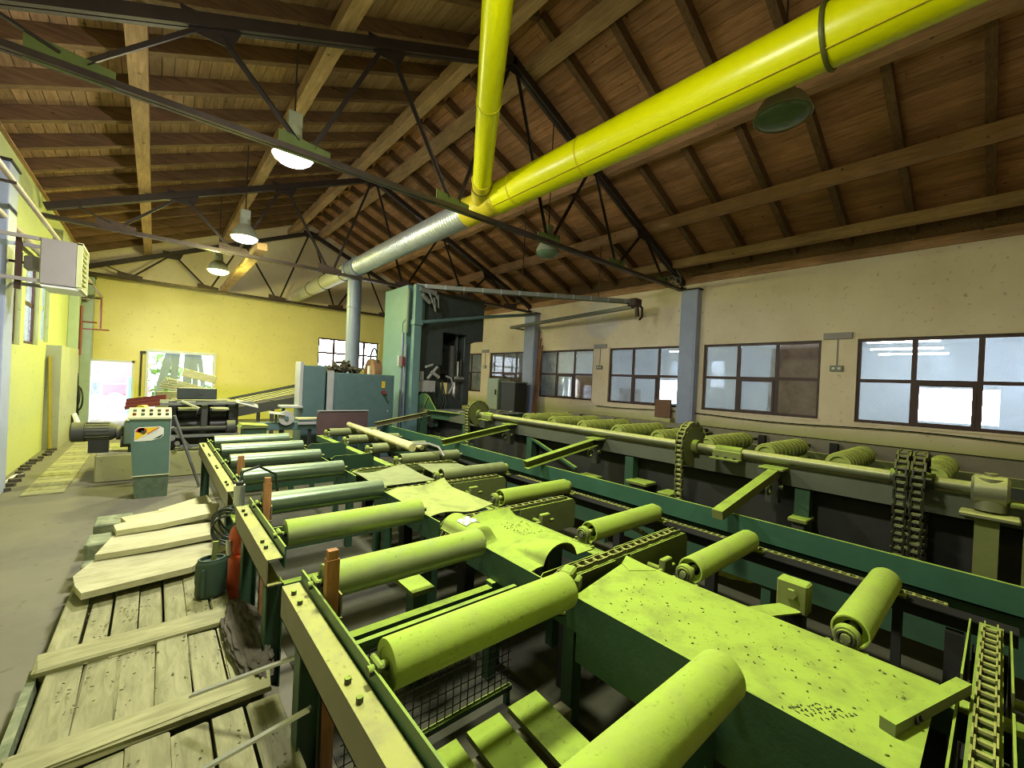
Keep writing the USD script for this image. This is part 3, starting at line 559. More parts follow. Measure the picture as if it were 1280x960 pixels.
t = thing('chute_plate', 'green dusty folded plate under the seventh roller', 'plate', (1.55, 2.6, .4))
part(t, 'plate', slab([(0, 0), (.16, 0), (.16, .42), (.42, .42), (.42, .56), (0, .56)], (1.30, 2.40, .60), (1, 0, 0), (0, 1, 0), 0, .03), 'bright_dusty'); part(t, 'support', box(1.32, 1.42, 2.42, 2.52, 0, .6), 'frame_green'); part(t, 'support', box(1.6, 1.7, 2.85, 2.94, 0, .6), 'frame_green')

# ------------------------------------------------------------------ middle: cover plates and chain transfers
def chain_mesh(path, pitch, w, r, t=.006, h=.022):
    """roller chain along a polyline: pins across, side plates along; width axis = w vector"""
    P = np.asarray(path, float); seg = np.linalg.norm(np.diff(P, axis=0), axis=1); s = np.concatenate([[0], np.cumsum(seg)]); n = int(s[-1]/pitch)
    q = np.stack([np.interp(np.arange(n+1)*pitch, s, P[:, k]) for k in range(3)], 1); w = np.asarray(w, float); wl = np.linalg.norm(w); wn = w/wl
    rolls, plates = [], []
    for k in range(n):
        rolls.append(cyl(q[k]-wn*wl*.5, q[k]+wn*wl*.5, r, 8))
        o = .5 if k % 2 else .38
        for sg in (-1, 1): plates.append(sect(q[k]-(q[k+1]-q[k])*.18+sg*w*o, q[k+1]+(q[k+1]-q[k])*.18+sg*w*o, [(-t/2, t/2, -h/2, h/2)], up=np.cross(wn, q[k+1]-q[k])))
    return rolls, plates
def transfer(y, label, x0=1.92, x1=3.52, z=.80, mat='side_dusty', links=False):
    t = thing('chain_transfer', label, 'chain conveyor', ((x0+x1)/2, y, 0))
    for d in (-.075, .075):
        part(t, 'side_plate', slab(Polygon([(x0, .58), (x0, .73), (x0+.05, .785), (x0+.62, .785), (x0+.62, .50), (x0+.10, .50)]), (0, y+d+.004, 0), (1, 0, 0), (0, 0, 1), -.004, .004), mat)
        part(t, 'side_plate', slab(Polygon([(x0+.80, .48), (x0+.80, .785), (x1-.04, .785), (x1, .74), (x1, .48)]), (0, y+d+.004, 0), (1, 0, 0), (0, 0, 1), -.004, .004), mat)
    part(t, 'chain_track', box(x0+.06, x1-.02, y-.045, y+.045, .745, .775), 'steel_dark')
    for xs in (x0+.25, x1-.35): part(t, 'support', box(xs-.05, xs+.05, y-.06, y+.06, 0, .745), 'void_black')
    a = [(x0-.03, y, .63), (x0+.09, y, .79), (x1-.02, y, .79)]
    rl, pl = chain_mesh(a, .078 if links else .085, (0, .062, 0), .013, .006, .03)
    if links:
        for m in rl: part(t, 'chain_roller', m, 'chain_dusty', 40)
        for m in pl: part(t, 'link_plate', m, 'chain_dusty')
    else: part(t, 'chain', cat(rl + pl), 'chain_dusty', kind='stuff')
    part(t, 'sprocket', cyl((x0+.09, y-.03, .70), (x0+.09, y+.03, .70), .085, 20), 'steel_dark', 40)
    lt = part(t, 'latch', cat(cyl((x1-.62, y-.22, .66), (x1-.62, y-.08, .66), .022, 10), cbox(x1-.68, x1-.56, y-.25, y-.2, .60, .76, .01)), 'bright_dusty', 40)
    part(lt, 'latch_pin', cyl((x1-.78, y-.225, .68), (x1-.5, y-.225, .68), .016, 10), 'bright_dusty', 40)
    return t
transfer(.005, 'nearest chain transfer with large open links at lower right', 2.02, 3.62, .8, 'bright_dusty', True)
transfer(1.81, 'double chain transfer between the near plate and the humped plate', 1.90, 3.55)
transfer(3.05, 'chain transfer behind the humped cover plate')
transfer(4.23, 'fourth chain transfer, beside the shiny fifth roller')
transfer(5.33, 'fifth chain transfer, before the farther cover plates')
for y, l in ((6.15, 'sixth green transfer rail with a rounded plate'), (7.35, 'farthest green transfer rail by the cabinet')):
    t = thing('transfer_rail', l, 'conveyor', (2.4, y, 0))
    part(t, 'side_plate', slab(Polygon([(1.95, .58), (1.95, .80), (2.0, .84), (2.50, .84), (2.57, .79), (2.57, .58)]), (0, y, 0), (1, 0, 0), (0, 0, 1), -.005, .005), 'frame_green'); part(t, 'top_flange', box(1.97, 2.56, y+.006, y+.10, .78, .79), 'side_dusty')
    for x in (2.05, 2.48): part(t, 'leg', box(x-.03, x+.03, y+.005, y+.07, 0, .78), 'frame_green')
# cover plates
def plate(label, fn, legs, mat='bright_dusty', n=36, side=None):
    P = np.array([fn(a, b) for a in (0, 1) for b in (0, 1)]); c = P.mean(0); c[2] = 0
    t = thing('cover_plate', label, 'metal plate', c); part(t, 'plate', sheet(fn, n, n, .008), mat, 50)
    for x, y in legs: part(t, 'leg', box(x-.035, x+.035, y-.035, y+.035, 0, fn(.5, .5)[2]-.03), 'frame_green')
    if side: part(t, 'side_panel', side, 'frame_green')
    return t
def near(a, b):
    x = 1.83 + a*(.77); y = .14 + b*(1.42 + .12*a); return (x, y, .80 - .012*max(0, (b-.9))*10*(1-a))
nt = plate('large flat dusty metal table plate at lower right with a timber offcut on it', near, [(1.9, .6), (2.5, .6), (2.5, 1.4)], 'bright_dusty', 12, cat(box(1.835, 1.845, .20, 1.50, .47, .79), box(1.85, 2.59, 1.49, 1.50, .50, .78)))
part(nt, 'corner_flap', slab([(0, 0), (.16, -.10), (.20, .16), (.06, .10)], (2.42, 1.56, .795), (1, 0, 0), (0, 1, 0), 0, .008), 'bright_dusty')
def hump(a, b):
    x = 1.80 + a*.72; y = 1.94 + b*.98; z = .80
    dx = (x-2.17)/.16; z += .115*max(0, 1-dx*dx)**.5*max(0, min(1, (2.32-y)/.34))**.7 if abs(dx) < 1 else 0
    dx = (x-1.93)/.115; z += .10*max(0, 1-dx*dx)**.5*max(0, min(1, (y-2.48)/.05)) if abs(dx) < 1 and y > 2.44 else 0
    z += .06*max(0, (b-.82)/.18)**2*min(1, max(0, (a-.25)/.3)); z -= .03*max(0, (.2-a)/.2)*(b < .5)
    return (x, y, z)
plate('curled dusty cover plate with two round humps beside the sixth roller', hump, [(1.9, 2.3), (2.4, 2.2), (2.4, 2.8)], 'bright_dusty', 64)
def p3(a, b): return (1.84 + a*.72, 3.20 + b*.92, .80 + .07*max(0, (b-.75)/.25)**2*a + .02*math.sin(a*7))
plate('dusty cover plate beyond the humped plate with a curled back edge', p3, [(1.95, 3.4), (2.45, 3.8)], 'plate_dusty', 24)
def p4(a, b): return (1.90 + a*.70, 4.38 + b*.84, .80 + .03*math.sin(a*5+b*3)*b)
plate('pale littered cover plate beside the shiny sixth frame roller', p4, [(2.0, 4.6), (2.5, 5.0)], 'far_dusty', 20)
def p5(a, b): return (2.78 + a*.66, 4.62 + b*.56, .78 + .05*b*(1-a))
plate('small tilted cover plate between the small rollers', p5, [(2.9, 4.9), (3.3, 4.9)], 'far_dusty', 10)
t = thing('clear_bag', 'scrap of clear plastic lying on the hump of the cover plate', 'plastic scrap', (1.93, 2.72, .90))
part(t, 'film', sheet(lambda a, b: (1.86+a*.13, 2.64+b*.13, .906+.012*math.sin(a*11)*math.sin(b*9)-.09*(1-(1-((1.86+a*.13-1.93)/.115)**2)**.5)), 14, 14, .002), 'white_plastic', True)
oc = solo('timber_offcut', sect((2.06, .235, .825), (2.62, .07, .825), [(-.024, .024, -.022, .022)]), 'side_dusty', 'square timber offcut lying on the near metal plate', 'timber')
part(oc, 'bolt_hole', cat(cyl((2.18, .175, .825), (2.185, .171, .825), .014, 12), cyl((2.21, .166, .825), (2.215, .162, .825), .010, 12)), 'void_black')
# hand scribble on the near plate (unreadable strokes, as in the photograph)
strokes = []
r2 = random.Random(5)
for ln in range(4):
    for k in range(8):
        u, w = .036*k + (.02 if ln % 2 else 0), -.045*ln; x0, y0 = 1.885+u*.52+w*-.35, .51 + w*.75 - u*.30
        pts = [(x0 + r2.uniform(-.008, .008), y0 + r2.uniform(-.009, .009)) for _ in range(4)]
        for p, q in zip(pts, pts[1:]): strokes.append(bar((*p, .8012), (*q, .8012), .0035, .0012))
part(nt, 'scribble', cat(strokes), 'ink', label='dark illegible handwriting')

# ------------------------------------------------------------------ small rollers on the right with pillow bearings
SX0, SX1, SZ, SR = 2.74, 3.72, .815, .083
srt = thing('small_roller_row', 'row of short dust-covered rollers on pillow bearings before the long green beam', 'roller conveyor', (3.2, 4, 0))
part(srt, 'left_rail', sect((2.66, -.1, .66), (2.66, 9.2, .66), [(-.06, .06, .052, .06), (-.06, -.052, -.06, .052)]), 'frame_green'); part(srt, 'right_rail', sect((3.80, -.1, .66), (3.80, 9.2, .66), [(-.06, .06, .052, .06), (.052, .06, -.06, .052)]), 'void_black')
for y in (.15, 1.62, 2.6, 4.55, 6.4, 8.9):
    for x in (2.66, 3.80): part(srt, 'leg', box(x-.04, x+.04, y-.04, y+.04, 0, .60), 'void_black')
for k, y in enumerate((.47, 1.31, 2.16, 3.32, 4.48, 5.62, 6.68, 7.76, 8.85)):
    m = 'roller_full' if k < 4 else 'far_dusty'
    r = part(srt, 'roller', lathe((SX0, y, SZ), (1, 0, 0), [(SR*.5, .05), (SR*.86, .045), (SR*.88, 0), (SR*.97, 0), (SR, .006), (SR, SX1-SX0-.006), (SR*.97, SX1-SX0), (.02, SX1-SX0)], 36), m, 35)
    part(r, 'shaft', cyl((SX0-.10, y, SZ), (SX1+.08, y, SZ), .022, 14), 'shaft_steel', 40)
    for x in ((SX0-.065,) if k > 4 else (SX0-.065, SX1+.05)):
        b = part(srt, 'pillow_bearing', cat(lathe((x-.022, y, SZ), (1, 0, 0), [(.026, 0), (.05, .0), (.058, .008), (.058, .036), (.05, .044), (.026, .044)], 24), cbox(x-.024, x+.024, y-.10, y+.10, .722, .745, .005), cbox(x-.02, x+.02, y-.05, y+.05, .74, .79, .008)), 'bright_dusty', 35)
        part(b, 'bearing_ring', torus((x-.024, y, SZ), (1, 0, 0), .034, .008, 20, 6), 'steel_dark', 60)
        for yy in (y-.075, y+.075): part(b, 'bolt', cyl((x, yy, .745), (x, yy, .768), .012, 6), 'bright_dusty')
sc = thing('drive_chain', 'long roller chain running beside the green beam', 'chain', (3.95, 2.6, .6))
rl, pl = chain_mesh([(3.93, .2, .70), (3.93, 4.4, .70)], .05, (.05, 0, 0), .012, .006, .026); part(sc, 'chain_run', cat(rl+pl), 'chain_dusty', kind='stuff')
part(sc, 'chain_guide', cat(box(3.90, 3.96, .1, 4.5, .655, .675), *[box(3.90, 3.96, y, y+.05, 0, .655) for y in (.4, 2.2, 4.0)]), 'void_black')
rl, pl = chain_mesh([(3.93, 1.9, .70), (3.90, 1.95, .58), (3.9, 2.3, .50), (3.90, 2.75, .58), (3.93, 2.9, .68)], .05, (.05, 0, 0), .012, .006, .026); part(sc, 'slack_chain', cat(rl+pl), 'chain_dusty', kind='stuff')
st = thing('stop_bracket', 'dusty angled stop bracket with a nut behind the near plate', 'bracket', (2.95, .88, 0))
part(st, 'arm', hull([(2.62, .86, .74), (2.62, .98, .74), (2.90, .72, .74), (2.96, .82, .74), (2.62, .86, .75), (2.62, .98, .75), (2.90, .72, .75), (2.96, .82, .75)]), 'bright_dusty')
part(st, 'upright', cbox(2.92, 3.02, .70, .86, .72, .90, .01), 'bright_dusty'); part(st, 'nut', cyl((2.90, .78, .83), (2.92, .78, .83), .03, 6), 'bright_dusty'); part(st, 'post', box(2.93, 3.01, .72, .84, 0, .72), 'void_black')
cb = thing('clamp_block', 'dusty clamp block at the end of the eighth roller', 'clamp', (1.92, 1.66, .0))
part(cb, 'block', rot(cbox(1.88, 2.0, 1.630, 1.710, .74, .90, .012), (1.94, 1.67, .8), (0, 0, 1), 25), 'bright_dusty'); part(cb, 'jaw', rot(cbox(1.9, 1.98, 1.590, 1.625, .78, .86, .008), (1.94, 1.67, .8), (0, 0, 1), 25), 'steel_dark'); part(cb, 'post', box(1.9, 1.98, 1.57, 1.65, 0, .74), 'frame_green')
for k, (x, y, z, s, l) in enumerate([(1.86, 1.66, .72, .16, 'heap of lime coloured sawdust at the end of the eighth roller'), (6.3, 3.2, 0, .6, 'sawdust heap on the floor under the log turner'), (6.0, 4.4, 0, .5, 'second sawdust heap farther under the log turner'), (5.3, 1.9, 0, .5, 'sawdust heap below the kicker arm nearest the chain wheel')]):
    v = trimesh.creation.icosphere(3, 1.0); p = np.array(v.vertices); p *= (1 + .5*(meshkit.fbm(p*3+k, 3)-.5))[:, None]; p = p*(s, s*.8, s*.45); p[:, 2] = np.maximum(p[:, 2], 0) + z
    if k == 0: p[:, 2] -= .0
    solo('sawdust_heap', (p + (x, y, 0), np.array(v.faces)), 'sawdust_lime', l, 'sawdust', True)

# ------------------------------------------------------------------ long green guide beam
gb = thing('guide_beam', 'long green steel guide beam running from the near right to the cabinet', 'steel beam', (4.34, 5, 0))
part(gb, 'beam', sect((4.40, -1.0, .73), (4.40, 10.9, .73), [(-.07, -.035, .09, .10), (-.07, -.06, -.10, .09), (-.07, .07, -.10, -.09)]), 'beam_green')
part(gb, 'apron', box(4.44, 4.452, -1.0, 10.8, .20, .63), 'frame_green')
for y in np.arange(-.5, 10.9, 1.9): part(gb, 'leg', box(4.46, 4.54, y-.04, y+.04, 0, .63), 'frame_green')

# ------------------------------------------------------------------ log turner: girder, shaft, chain wheels, kicker arms
lt = thing('log_turner', 'dusty log turner with long round shaft, kicker arms and chain wheels', 'sawmill machine', (5.5, 4, 0))
part(lt, 'girder', sect((5.52, -1.2, 1.11), (5.52, 10.2, 1.11), [(-.09, .09, .09, .10), (-.09, -.08, -.12, .09), (-.09, .09, -.12, -.11)]), 'girder_grey')
part(lt, 'shaft', cyl((5.40, .12, 1.285), (5.40, 7.35, 1.285), .052, 24), 'shaft_steel', 40)
part(lt, 'back_panel', box(5.62, 5.64, -1.2, 10.2, .25, 1.0), 'void_black')  # added black sheet standing in for the shaded void under the girder
for y in np.arange(-.8, 10.3, 2.2): part(lt, 'post', box(5.44, 5.58, y-.07, y+.07, 0, 1.0), 'frame_green')
for y in (2.15, 7.0): 
    cl = part(lt, 'shaft_clamp', cat(lathe((5.40, y-.14, 1.285), (0, 1, 0), [(.053, 0), (.068, 0), (.068, .30), (.053, .30)], 24), cbox(5.22, 5.36, y-.16, y+.18, 1.19, 1.212, .004), cbox(5.30, 5.36, y-.16, y+.18, 1.20, 1.30, .01)), 'bright_dusty', 35)
    for k in range(3): part(cl, 'bolt', cyl((5.27, y-.09+.10*k, 1.212), (5.27, y-.09+.10*k, 1.235), .016, 6), 'steel_dark')
ARMS = [(1.62, 1.70), (4.12, 4.36), (6.22, 6.62), (9.3, 9.7)]
for k, (ya, yt) in enumerate(ARMS):
    m = 'bright_dusty' if k < 3 else 'rail_worn'
    a, e = np.array((5.28, ya, 1.15)), np.array((4.04, yt, .86))
    ar = part(lt, 'kicker_arm', sect(a, e, [(-.055, .055, .035, .045), (.047, .055, -.06, .035), (-.055, .055, -.068, -.06)] if k else [(-.05, .05, -.04, .045)]), m)
    part(ar, 'arm_bracket', cat(cbox(5.22, 5.46, ya-.09, ya+.16, 1.165, 1.20, .01)), m)
    part(ar, 'arm_hanger', box(5.30, 5.40, ya-.03, ya+.10, .80, 1.165), 'dark_dusty')
    part(ar, 'tip_bolt', cat(cyl((5.33, ya-.07, .98), (5.33, ya+.14, .98), .03, 10), torus((5.20, ya+.03, .96), (0, 1, 0), .05, .016, 16, 6)), 'steel_dark', 40)
def wheel(y, r, wd, n, label):
    w = part(lt, 'chain_wheel', cat(cyl((5.40, y-.012, 1.285), (5.40, y+.012, 1.285), r, 28), cyl((5.40, y+wd-.012, 1.285), (5.40, y+wd+.012, 1.285), r, 28), cyl((5.40, y-.08, 1.285), (5.40, y+wd+.08, 1.285), .09, 20)), 'bright_dusty', 35, label)
    a = np.linspace(.2, math.pi+.25, 40); path = [(5.40+(r+.03)*math.cos(x), y+wd/2, 1.285+(r+.03)*math.sin(x)) for x in a][::-1]
    path = [(path[0][0]+.04, y+wd/2, .62)] + path
    rl, pl = chain_mesh(path, .062, (0, wd*1.15, 0), .020, .012, .05)
    for m in rl: part(w, 'chain_roller', m, 'chain_dusty', 40)
    part(w, 'link_plates', cat(pl), 'chain_dusty', kind='stuff'); return w
wheel(2.62, .265, .075, 20, 'dusty chain wheel in the middle of the shaft')
wheel(7.40, .24, .10, 20, 'far chain wheel at the end of the shaft')
# the double-strand chain hanging over the near wheel
w = part(lt, 'chain_wheel', cat(cyl((5.40, .46, 1.285), (5.40, .60, 1.285), .15, 24), cyl((5.40, .38, 1.285), (5.40, .68, 1.285), .075, 20)), 'steel_dark', 35, 'chain wheel under a heavy double chain')
path = [(5.40-.215, .53, .40)] + [(5.40-.215*math.cos(x), .53, 1.285+.24*math.sin(x)) for x in np.linspace(0, math.pi, 22)] + [(5.615, .53, .45)]
for yo in (.475, .585):
    rl, pl = chain_mesh([(x, yo, z) for x, _, z in path], .066, (0, .085, 0), .024, .014, .055)
    for m in rl: part(w, 'chain_roller', m, 'chain_dark', 40)
    part(w, 'link_plates', cat(pl), 'chain_dark', kind='stuff')
pb = part(lt, 'pillow_bearing', cat(lathe((5.40, -.06, 1.285), (0, 1, 0), [(.055, 0), (.10, 0), (.125, .02), (.125, .20), (.10, .22), (.055, .22)], 28), cyl((5.40, .05, 1.12), (5.40, .05, 1.39), .10, 24), cbox(5.22, 5.58, -.12, .22, 1.06, 1.10, .01), cyl((5.40, .05, 1.40), (5.40, .05, 1.43), .04, 12)), 'shaft_steel', 35, 'dusty cylindrical bearing housing on a base plate')
part(pb, 'stand', sect((5.36, .06, 0), (5.36, .06, 1.06), [(-.07, .07, -.06, .06)], up=(1, 0, 0)), 'bright_dusty')
for k, (y, z0, z1) in enumerate([(-.16, .5, 1.42), (-.34, .6, 1.5)]):
    part(lt, 'lever_bar', bar((5.34, y, z0), (5.34, y, z1), .05, .03), 'bright_dusty'); part(lt, 'lever_pin', cyl((5.34, y-.06, 1.2), (5.34, y+.10, 1.2), .025, 10), 'bright_dusty', 40)
gd = part(lt, 'wheel_guard', slab(Polygon([(-.42, -.45), (-.42, .05)] + [(.42*math.cos(a), .05+.30*math.sin(a)) for a in np.linspace(math.pi, .9, 12)] + [(.75, -.12), (.75, -.45)]), (5.45, 9.95, 1.26), (0, -1, 0), (0, 0, 1), -.012, .012), 'frame_green', label='round-topped green guard plate near the bandsaw')
part(gd, 'guard_rib', bar((5.43, 9.9, 1.22), (5.43, 9.7, 1.52), .03, .02), 'side_dusty')
part(lt, 'end_rail', cat(sect((5.2, 9.4, 1.12), (5.6, 7.6, 1.12), [(-.06, .06, .09, .10), (-.06, -.05, -.1, .09)]), bar((5.15, 9.35, 0), (5.15, 9.35, 1.1), .12, .12), bar((5.1, 9.0, .6), (5.7, 7.8, .5), .1, .1)), 'frame_green')
part(lt, 'brace', bar((5.48, 6.25, 1.12), (5.42, 4.6, .62), .06, .04), 'beam_green')

# ------------------------------------------------------------------ log bed with spiral rollers
lb = thing('spiral_roller_bed', 'log infeed bed of dust-covered spiral rollers below the right windows', 'roller conveyor', (8.3, 4, 0))
part(lb, 'near_rail', sect((7.16, -.6, 1.0), (7.16, 8.6, 1.0), [(-.05, .05, -.18, .12)]), 'dark_dusty'); part(lb, 'rear_rail', sect((9.72, -.6, 1.08), (9.72, 8.6, 1.08), [(-.09, .09, .11, .12), (-.09, -.08, -.12, .11)]), 'rail_worn')
part(lb, 'rear_apron', box(9.66, 9.68, -.6, 8.6, .3, .94), 'side_dusty')
for y in np.arange(-.4, 8.5, 1.2):
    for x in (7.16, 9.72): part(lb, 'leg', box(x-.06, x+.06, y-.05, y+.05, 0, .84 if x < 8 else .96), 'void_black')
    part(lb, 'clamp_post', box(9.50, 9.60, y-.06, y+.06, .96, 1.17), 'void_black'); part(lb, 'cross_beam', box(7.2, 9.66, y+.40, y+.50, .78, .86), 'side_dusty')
for k in range(9):
    y = .55 + .93*k; r = .145
    ro = part(lb, 'roller', lathe((7.34, y, 1.08), (1, 0, 0), [(.03, .03), (r*.7, .03), (r*.72, 0), (r, 0), (r, 1.72), (.03, 1.72)], 28), 'spiral_dusty', 35)
    th = np.linspace(0, 2*math.pi*9, 9*16); part(ro, 'spiral_rib', tube([(7.36+1.68*a/th[-1], y+(r+.004)*math.cos(a), 1.08+(r+.004)*math.sin(a)) for a in th], .014, 5), 'spiral_dusty', 60)
    part(ro, 'shaft', cyl((7.2, y, 1.08), (9.66, y, 1.08), .03, 12), 'steel_dark', 40)
lc = thing('log_chain', 'thin dark chain lying along the rear of the spiral rollers', 'chain', (9.5, 4, 1.2)); rl, pl = chain_mesh([(9.7, -.5, 1.215), (9.7, 2, 1.21), (9.7, 5.0, 1.215)], .09, (.03, 0, 0), .010, .006, .02); part(lc, 'chain_run', cat(rl+pl), 'chain_dark', kind='stuff')
cab = solo('cable', tube([(11.5, y, 1.38+.03*math.sin(y*1.3)) for y in np.linspace(-.5, 9, 30)], .012, 6), 'cable_dark', 'dark cable running along the foot of the right wall', 'cable', 40)
# ------------------------------------------------------------------ bandsaw
bs = thing('bandsaw', 'tall green and black log bandsaw reaching up to the trusses', 'bandsaw', (6.4, 11.1, 0))
part(bs, 'frame_column', cbox(5.14, 5.50, 10.55, 12.0, 0, 4.52, .015), 'saw_green', label='pale green main column')
part(bs, 'wheel_housing', slab([(5.50, 4.48), (7.72, 4.48), (7.72, 3.22), (7.45, 3.20), (7.28, 3.12), (7.1, 3.12), (7.1, 3.36), (6.30, 3.36), (6.30, 2.4), (5.50, 2.4)], (0, 11.75, 0), (1, 0, 0), (0, 0, 1), 0, 1.2), 'saw_dark', label='black upper wheel housing')
part(bs, 'blade_shroud', cbox(7.08, 7.32, 10.6, 11.5, 1.25, 3.3, .02), 'saw_dark')
part(bs, 'lower_body', slab([(5.50, 0), (7.1, 0), (7.1, 1.3), (6.7, 1.55), (6.35, 1.6), (6.25, 2.45), (5.50, 2.45)], (0, 11.7, 0), (1, 0, 0), (0, 0, 1), 0, 1.1), 'saw_dark')
part(bs, 'front_post', cbox(5.20, 5.42, 10.20, 10.36, 0, 4.50, .01), 'saw_green'); part(bs, 'front_post', cbox(5.50, 5.60, 10.40, 10.5, 3.5, 4.5, .008), 'saw_green')
part(bs, 'yellow_pipe', cyl((5.10, 10.42, 3.2), (5.12, 10.42, 4.4), .045, 12), 'gearbox_green', 40)
part(bs, 'conduit', cat(cyl((5.04, 10.5, .6), (5.04, 10.5, 3.2), .035, 10), cyl((5.12, 10.45, .9), (5.12, 10.45, 2.9), .025, 10)), 'duct_grey', 40)
part(bs, 'band_wheel', cyl((6.75, 10.9, 2.55), (6.75, 11.25, 2.55), .36, 28), 'black_machine', 40)
part(bs, 'back_panel', box(6.2, 7.35, 11.75, 11.8, 1.9, 3.4), 'saw_dark')
part(bs, 'blade', box(6.98, 7.0, 10.85, 10.97, 1.2, 3.4), 'bright_steel'); part(bs, 'blade_guide', cat(cbox(6.62, 7.02, 10.5, 10.75, 1.95, 2.12, .02), cyl((6.68, 10.6, 2.1), (6.68, 10.6, 3.0), .10, 16), cyl((6.92, 10.5, 2.05), (6.92, 10.5, 2.62), .025, 10)), 'motor_grey', 35)
part(bs, 'blade_guide', cat(cbox(6.72, 7.06, 10.48, 10.6, 2.02, 2.10, .015), cyl((6.80, 10.47, 2.1), (6.80, 10.47, 2.55), .03, 10)), 'bright_steel', 35)
part(bs, 'valve_block', cat(cbox(5.52, 6.05, 10.42, 10.55, 1.62, 1.95, .01), cyl((5.62, 10.45, 1.95), (5.62, 10.45, 2.2), .06, 12), cyl((5.8, 10.45, 2.0), (6.1, 10.45, 2.35), .04, 10), cyl((5.9, 10.42, 2.2), (6.15, 10.42, 2.05), .05, 10), cyl((5.7, 10.4, 2.32), (5.95, 10.45, 2.4), .035, 10)), 'grey_paint', 35)
part(bs, 'hose', cat(*[tube([(5.6+.12*k, 10.40, 1.65), (5.65+.16*k, 10.34, 1.3-.1*k), (5.9+.14*k, 10.36, 1.1), (6.2+.08*k, 10.44, 1.35), (6.3, 10.5, 1.7+.1*k)], .018, 6) for k in range(4)]), 'cable_dark', 40)
part(bs, 'feed_handle', tube([(6.5, 10.42, 1.6), (6.62, 10.4, 1.85), (6.55, 10.42, 2.05), (6.4, 10.46, 2.1)], .03, 8), 'pale_trim', 40)
part(bs, 'clamp_cluster', cat(cyl((5.30, 10.16, 4.38), (5.75, 10.1, 4.32), .07, 12), cyl((5.35, 10.1, 4.22), (5.6, 10.12, 4.05), .06, 12), tube([(5.5, 10.1, 4.4), (5.62, 10.05, 4.1), (5.75, 10.1, 3.85), (5.7, 10.1, 4.2)], .03, 6), tube([(5.65, 10.1, 4.4), (5.80, 10.05, 4.15), (5.85, 10.1, 3.95), (5.83, 10.12, 4.3)], .025, 6)), 'tray_grey', 35)
sw = part(bs, 'switch_box', cbox(4.90, 5.02, 10.40, 10.50, 2.28, 2.58, .01), 'pale_trim'); part(sw, 'red_cover', cbox(4.985, 5.06, 10.36, 10.42, 2.30, 2.56, .008), 'red_paint')
part(bs, 'frame_ring', cat(bar((5.02, 10.52, 2.9), (5.02, 10.52, 3.45), .04, .02), bar((5.02, 10.52, 3.45), (5.12, 10.52, 3.6), .04, .02)), 'saw_green')
tb = thing('saw_table', 'slatted steel saw table strewn with scraps behind the far chain wheel', 'table', (6.9, 9.5, 0))
for k in range(6): part(tb, 'slat', box(5.95+.36*k, 6.22+.36*k, 8.75, 10.35, 1.13+.006*(k % 2), 1.16+.006*(k % 2)), 'tray_grey')
part(tb, 'frame', cat(box(5.9, 8.15, 8.8, 8.9, 1.02, 1.13), box(5.9, 8.15, 10.2, 10.3, 1.02, 1.13)), 'frame_green')
for x in (6.0, 8.05):
    for y in (8.85, 10.25): part(tb, 'leg', box(x-.05, x+.05, y-.05, y+.05, 0, 1.02), 'frame_green')
for k in range(7):
    x, y, a = 6.1+.28*k, 9.0+.5*((k*37) % 10)/10, (k*53) % 180
    solo('wood_scrap', rot(cbox(x-.16, x+.16, y-.04, y+.04, 1.166, 1.20, .006), (x, y, 1.18), (0, 0, 1), a*.3), 'plank_cross' if k % 2 else 'grey_paint', ['pale', 'grey', 'short', 'thin', 'crooked', 'broken', 'last'][k] + f' wood scrap on the saw table, number {k+1} counted from the bandsaw post', 'scrap', group=None)
boom = thing('cable_boom', 'grey cable tray boom reaching from the bandsaw top towards the right wall', 'cable tray', (8, 8.8, 4.4))
A, E_, B2 = np.array((5.35, 10.45, 4.50)), np.array((10.45, 7.05, 4.50)), np.array((9.75, 13.0, 4.34))
part(boom, 'tray', sect(A, E_, [(-.09, .09, -.055, .055)]), 'tray_grey'); part(boom, 'return_tray', sect(E_-(0, 0, .14), (10.9, 13.0, 4.22), [(-.07, .07, -.05, .05)]), 'tray_grey')
part(boom, 'joint_cluster', cat(cbox(10.3, 10.62, 6.85, 7.15, 4.36, 4.58, .03), cyl((10.5, 6.95, 4.4), (10.55, 6.95, 4.08), .06, 12), tube([(10.45, 6.95, 4.5), (10.7, 6.9, 4.35), (10.72, 6.9, 4.1), (10.6, 6.9, 4.0)], .035, 8)), 'frame_brown', 35)
for k in range(12): q = A + (E_-A)*(k+.5)/12; d = (E_-A)/np.linalg.norm(E_-A); part(boom, 'clip', sect(q-d*.02, q+d*.02, [(-.096, .096, -.062, .062)]), 'pale_trim')
part(boom, 'wall_bracket', bar((10.9, 13.0, 4.22), (XR, 13.0, 4.22), .06, .06), 'tray_grey')
part(boom, 'hanger', cyl((7.75, 8.85, 4.55), (7.75, 8.85, zc(7.75)+.02), .012, 6), 'truss_steel'); part(boom, 'hanger', cyl((9.6, 7.62, 4.55), (9.6, 7.62, zc(9.6)+.02), .012, 6), 'truss_steel')
solo('tie_pipe', cat(tube([(5.35, 10.22, 3.50), (7.80, 10.40, 4.0), (11.28, 11.95, 4.70)], .05, 12), cbox(5.18, 5.44, 10.15, 10.38, 3.42, 3.56, .01)), 'saw_green', 'pale green tie pipe from the bandsaw post to the far blue column', 'pipe', 35)

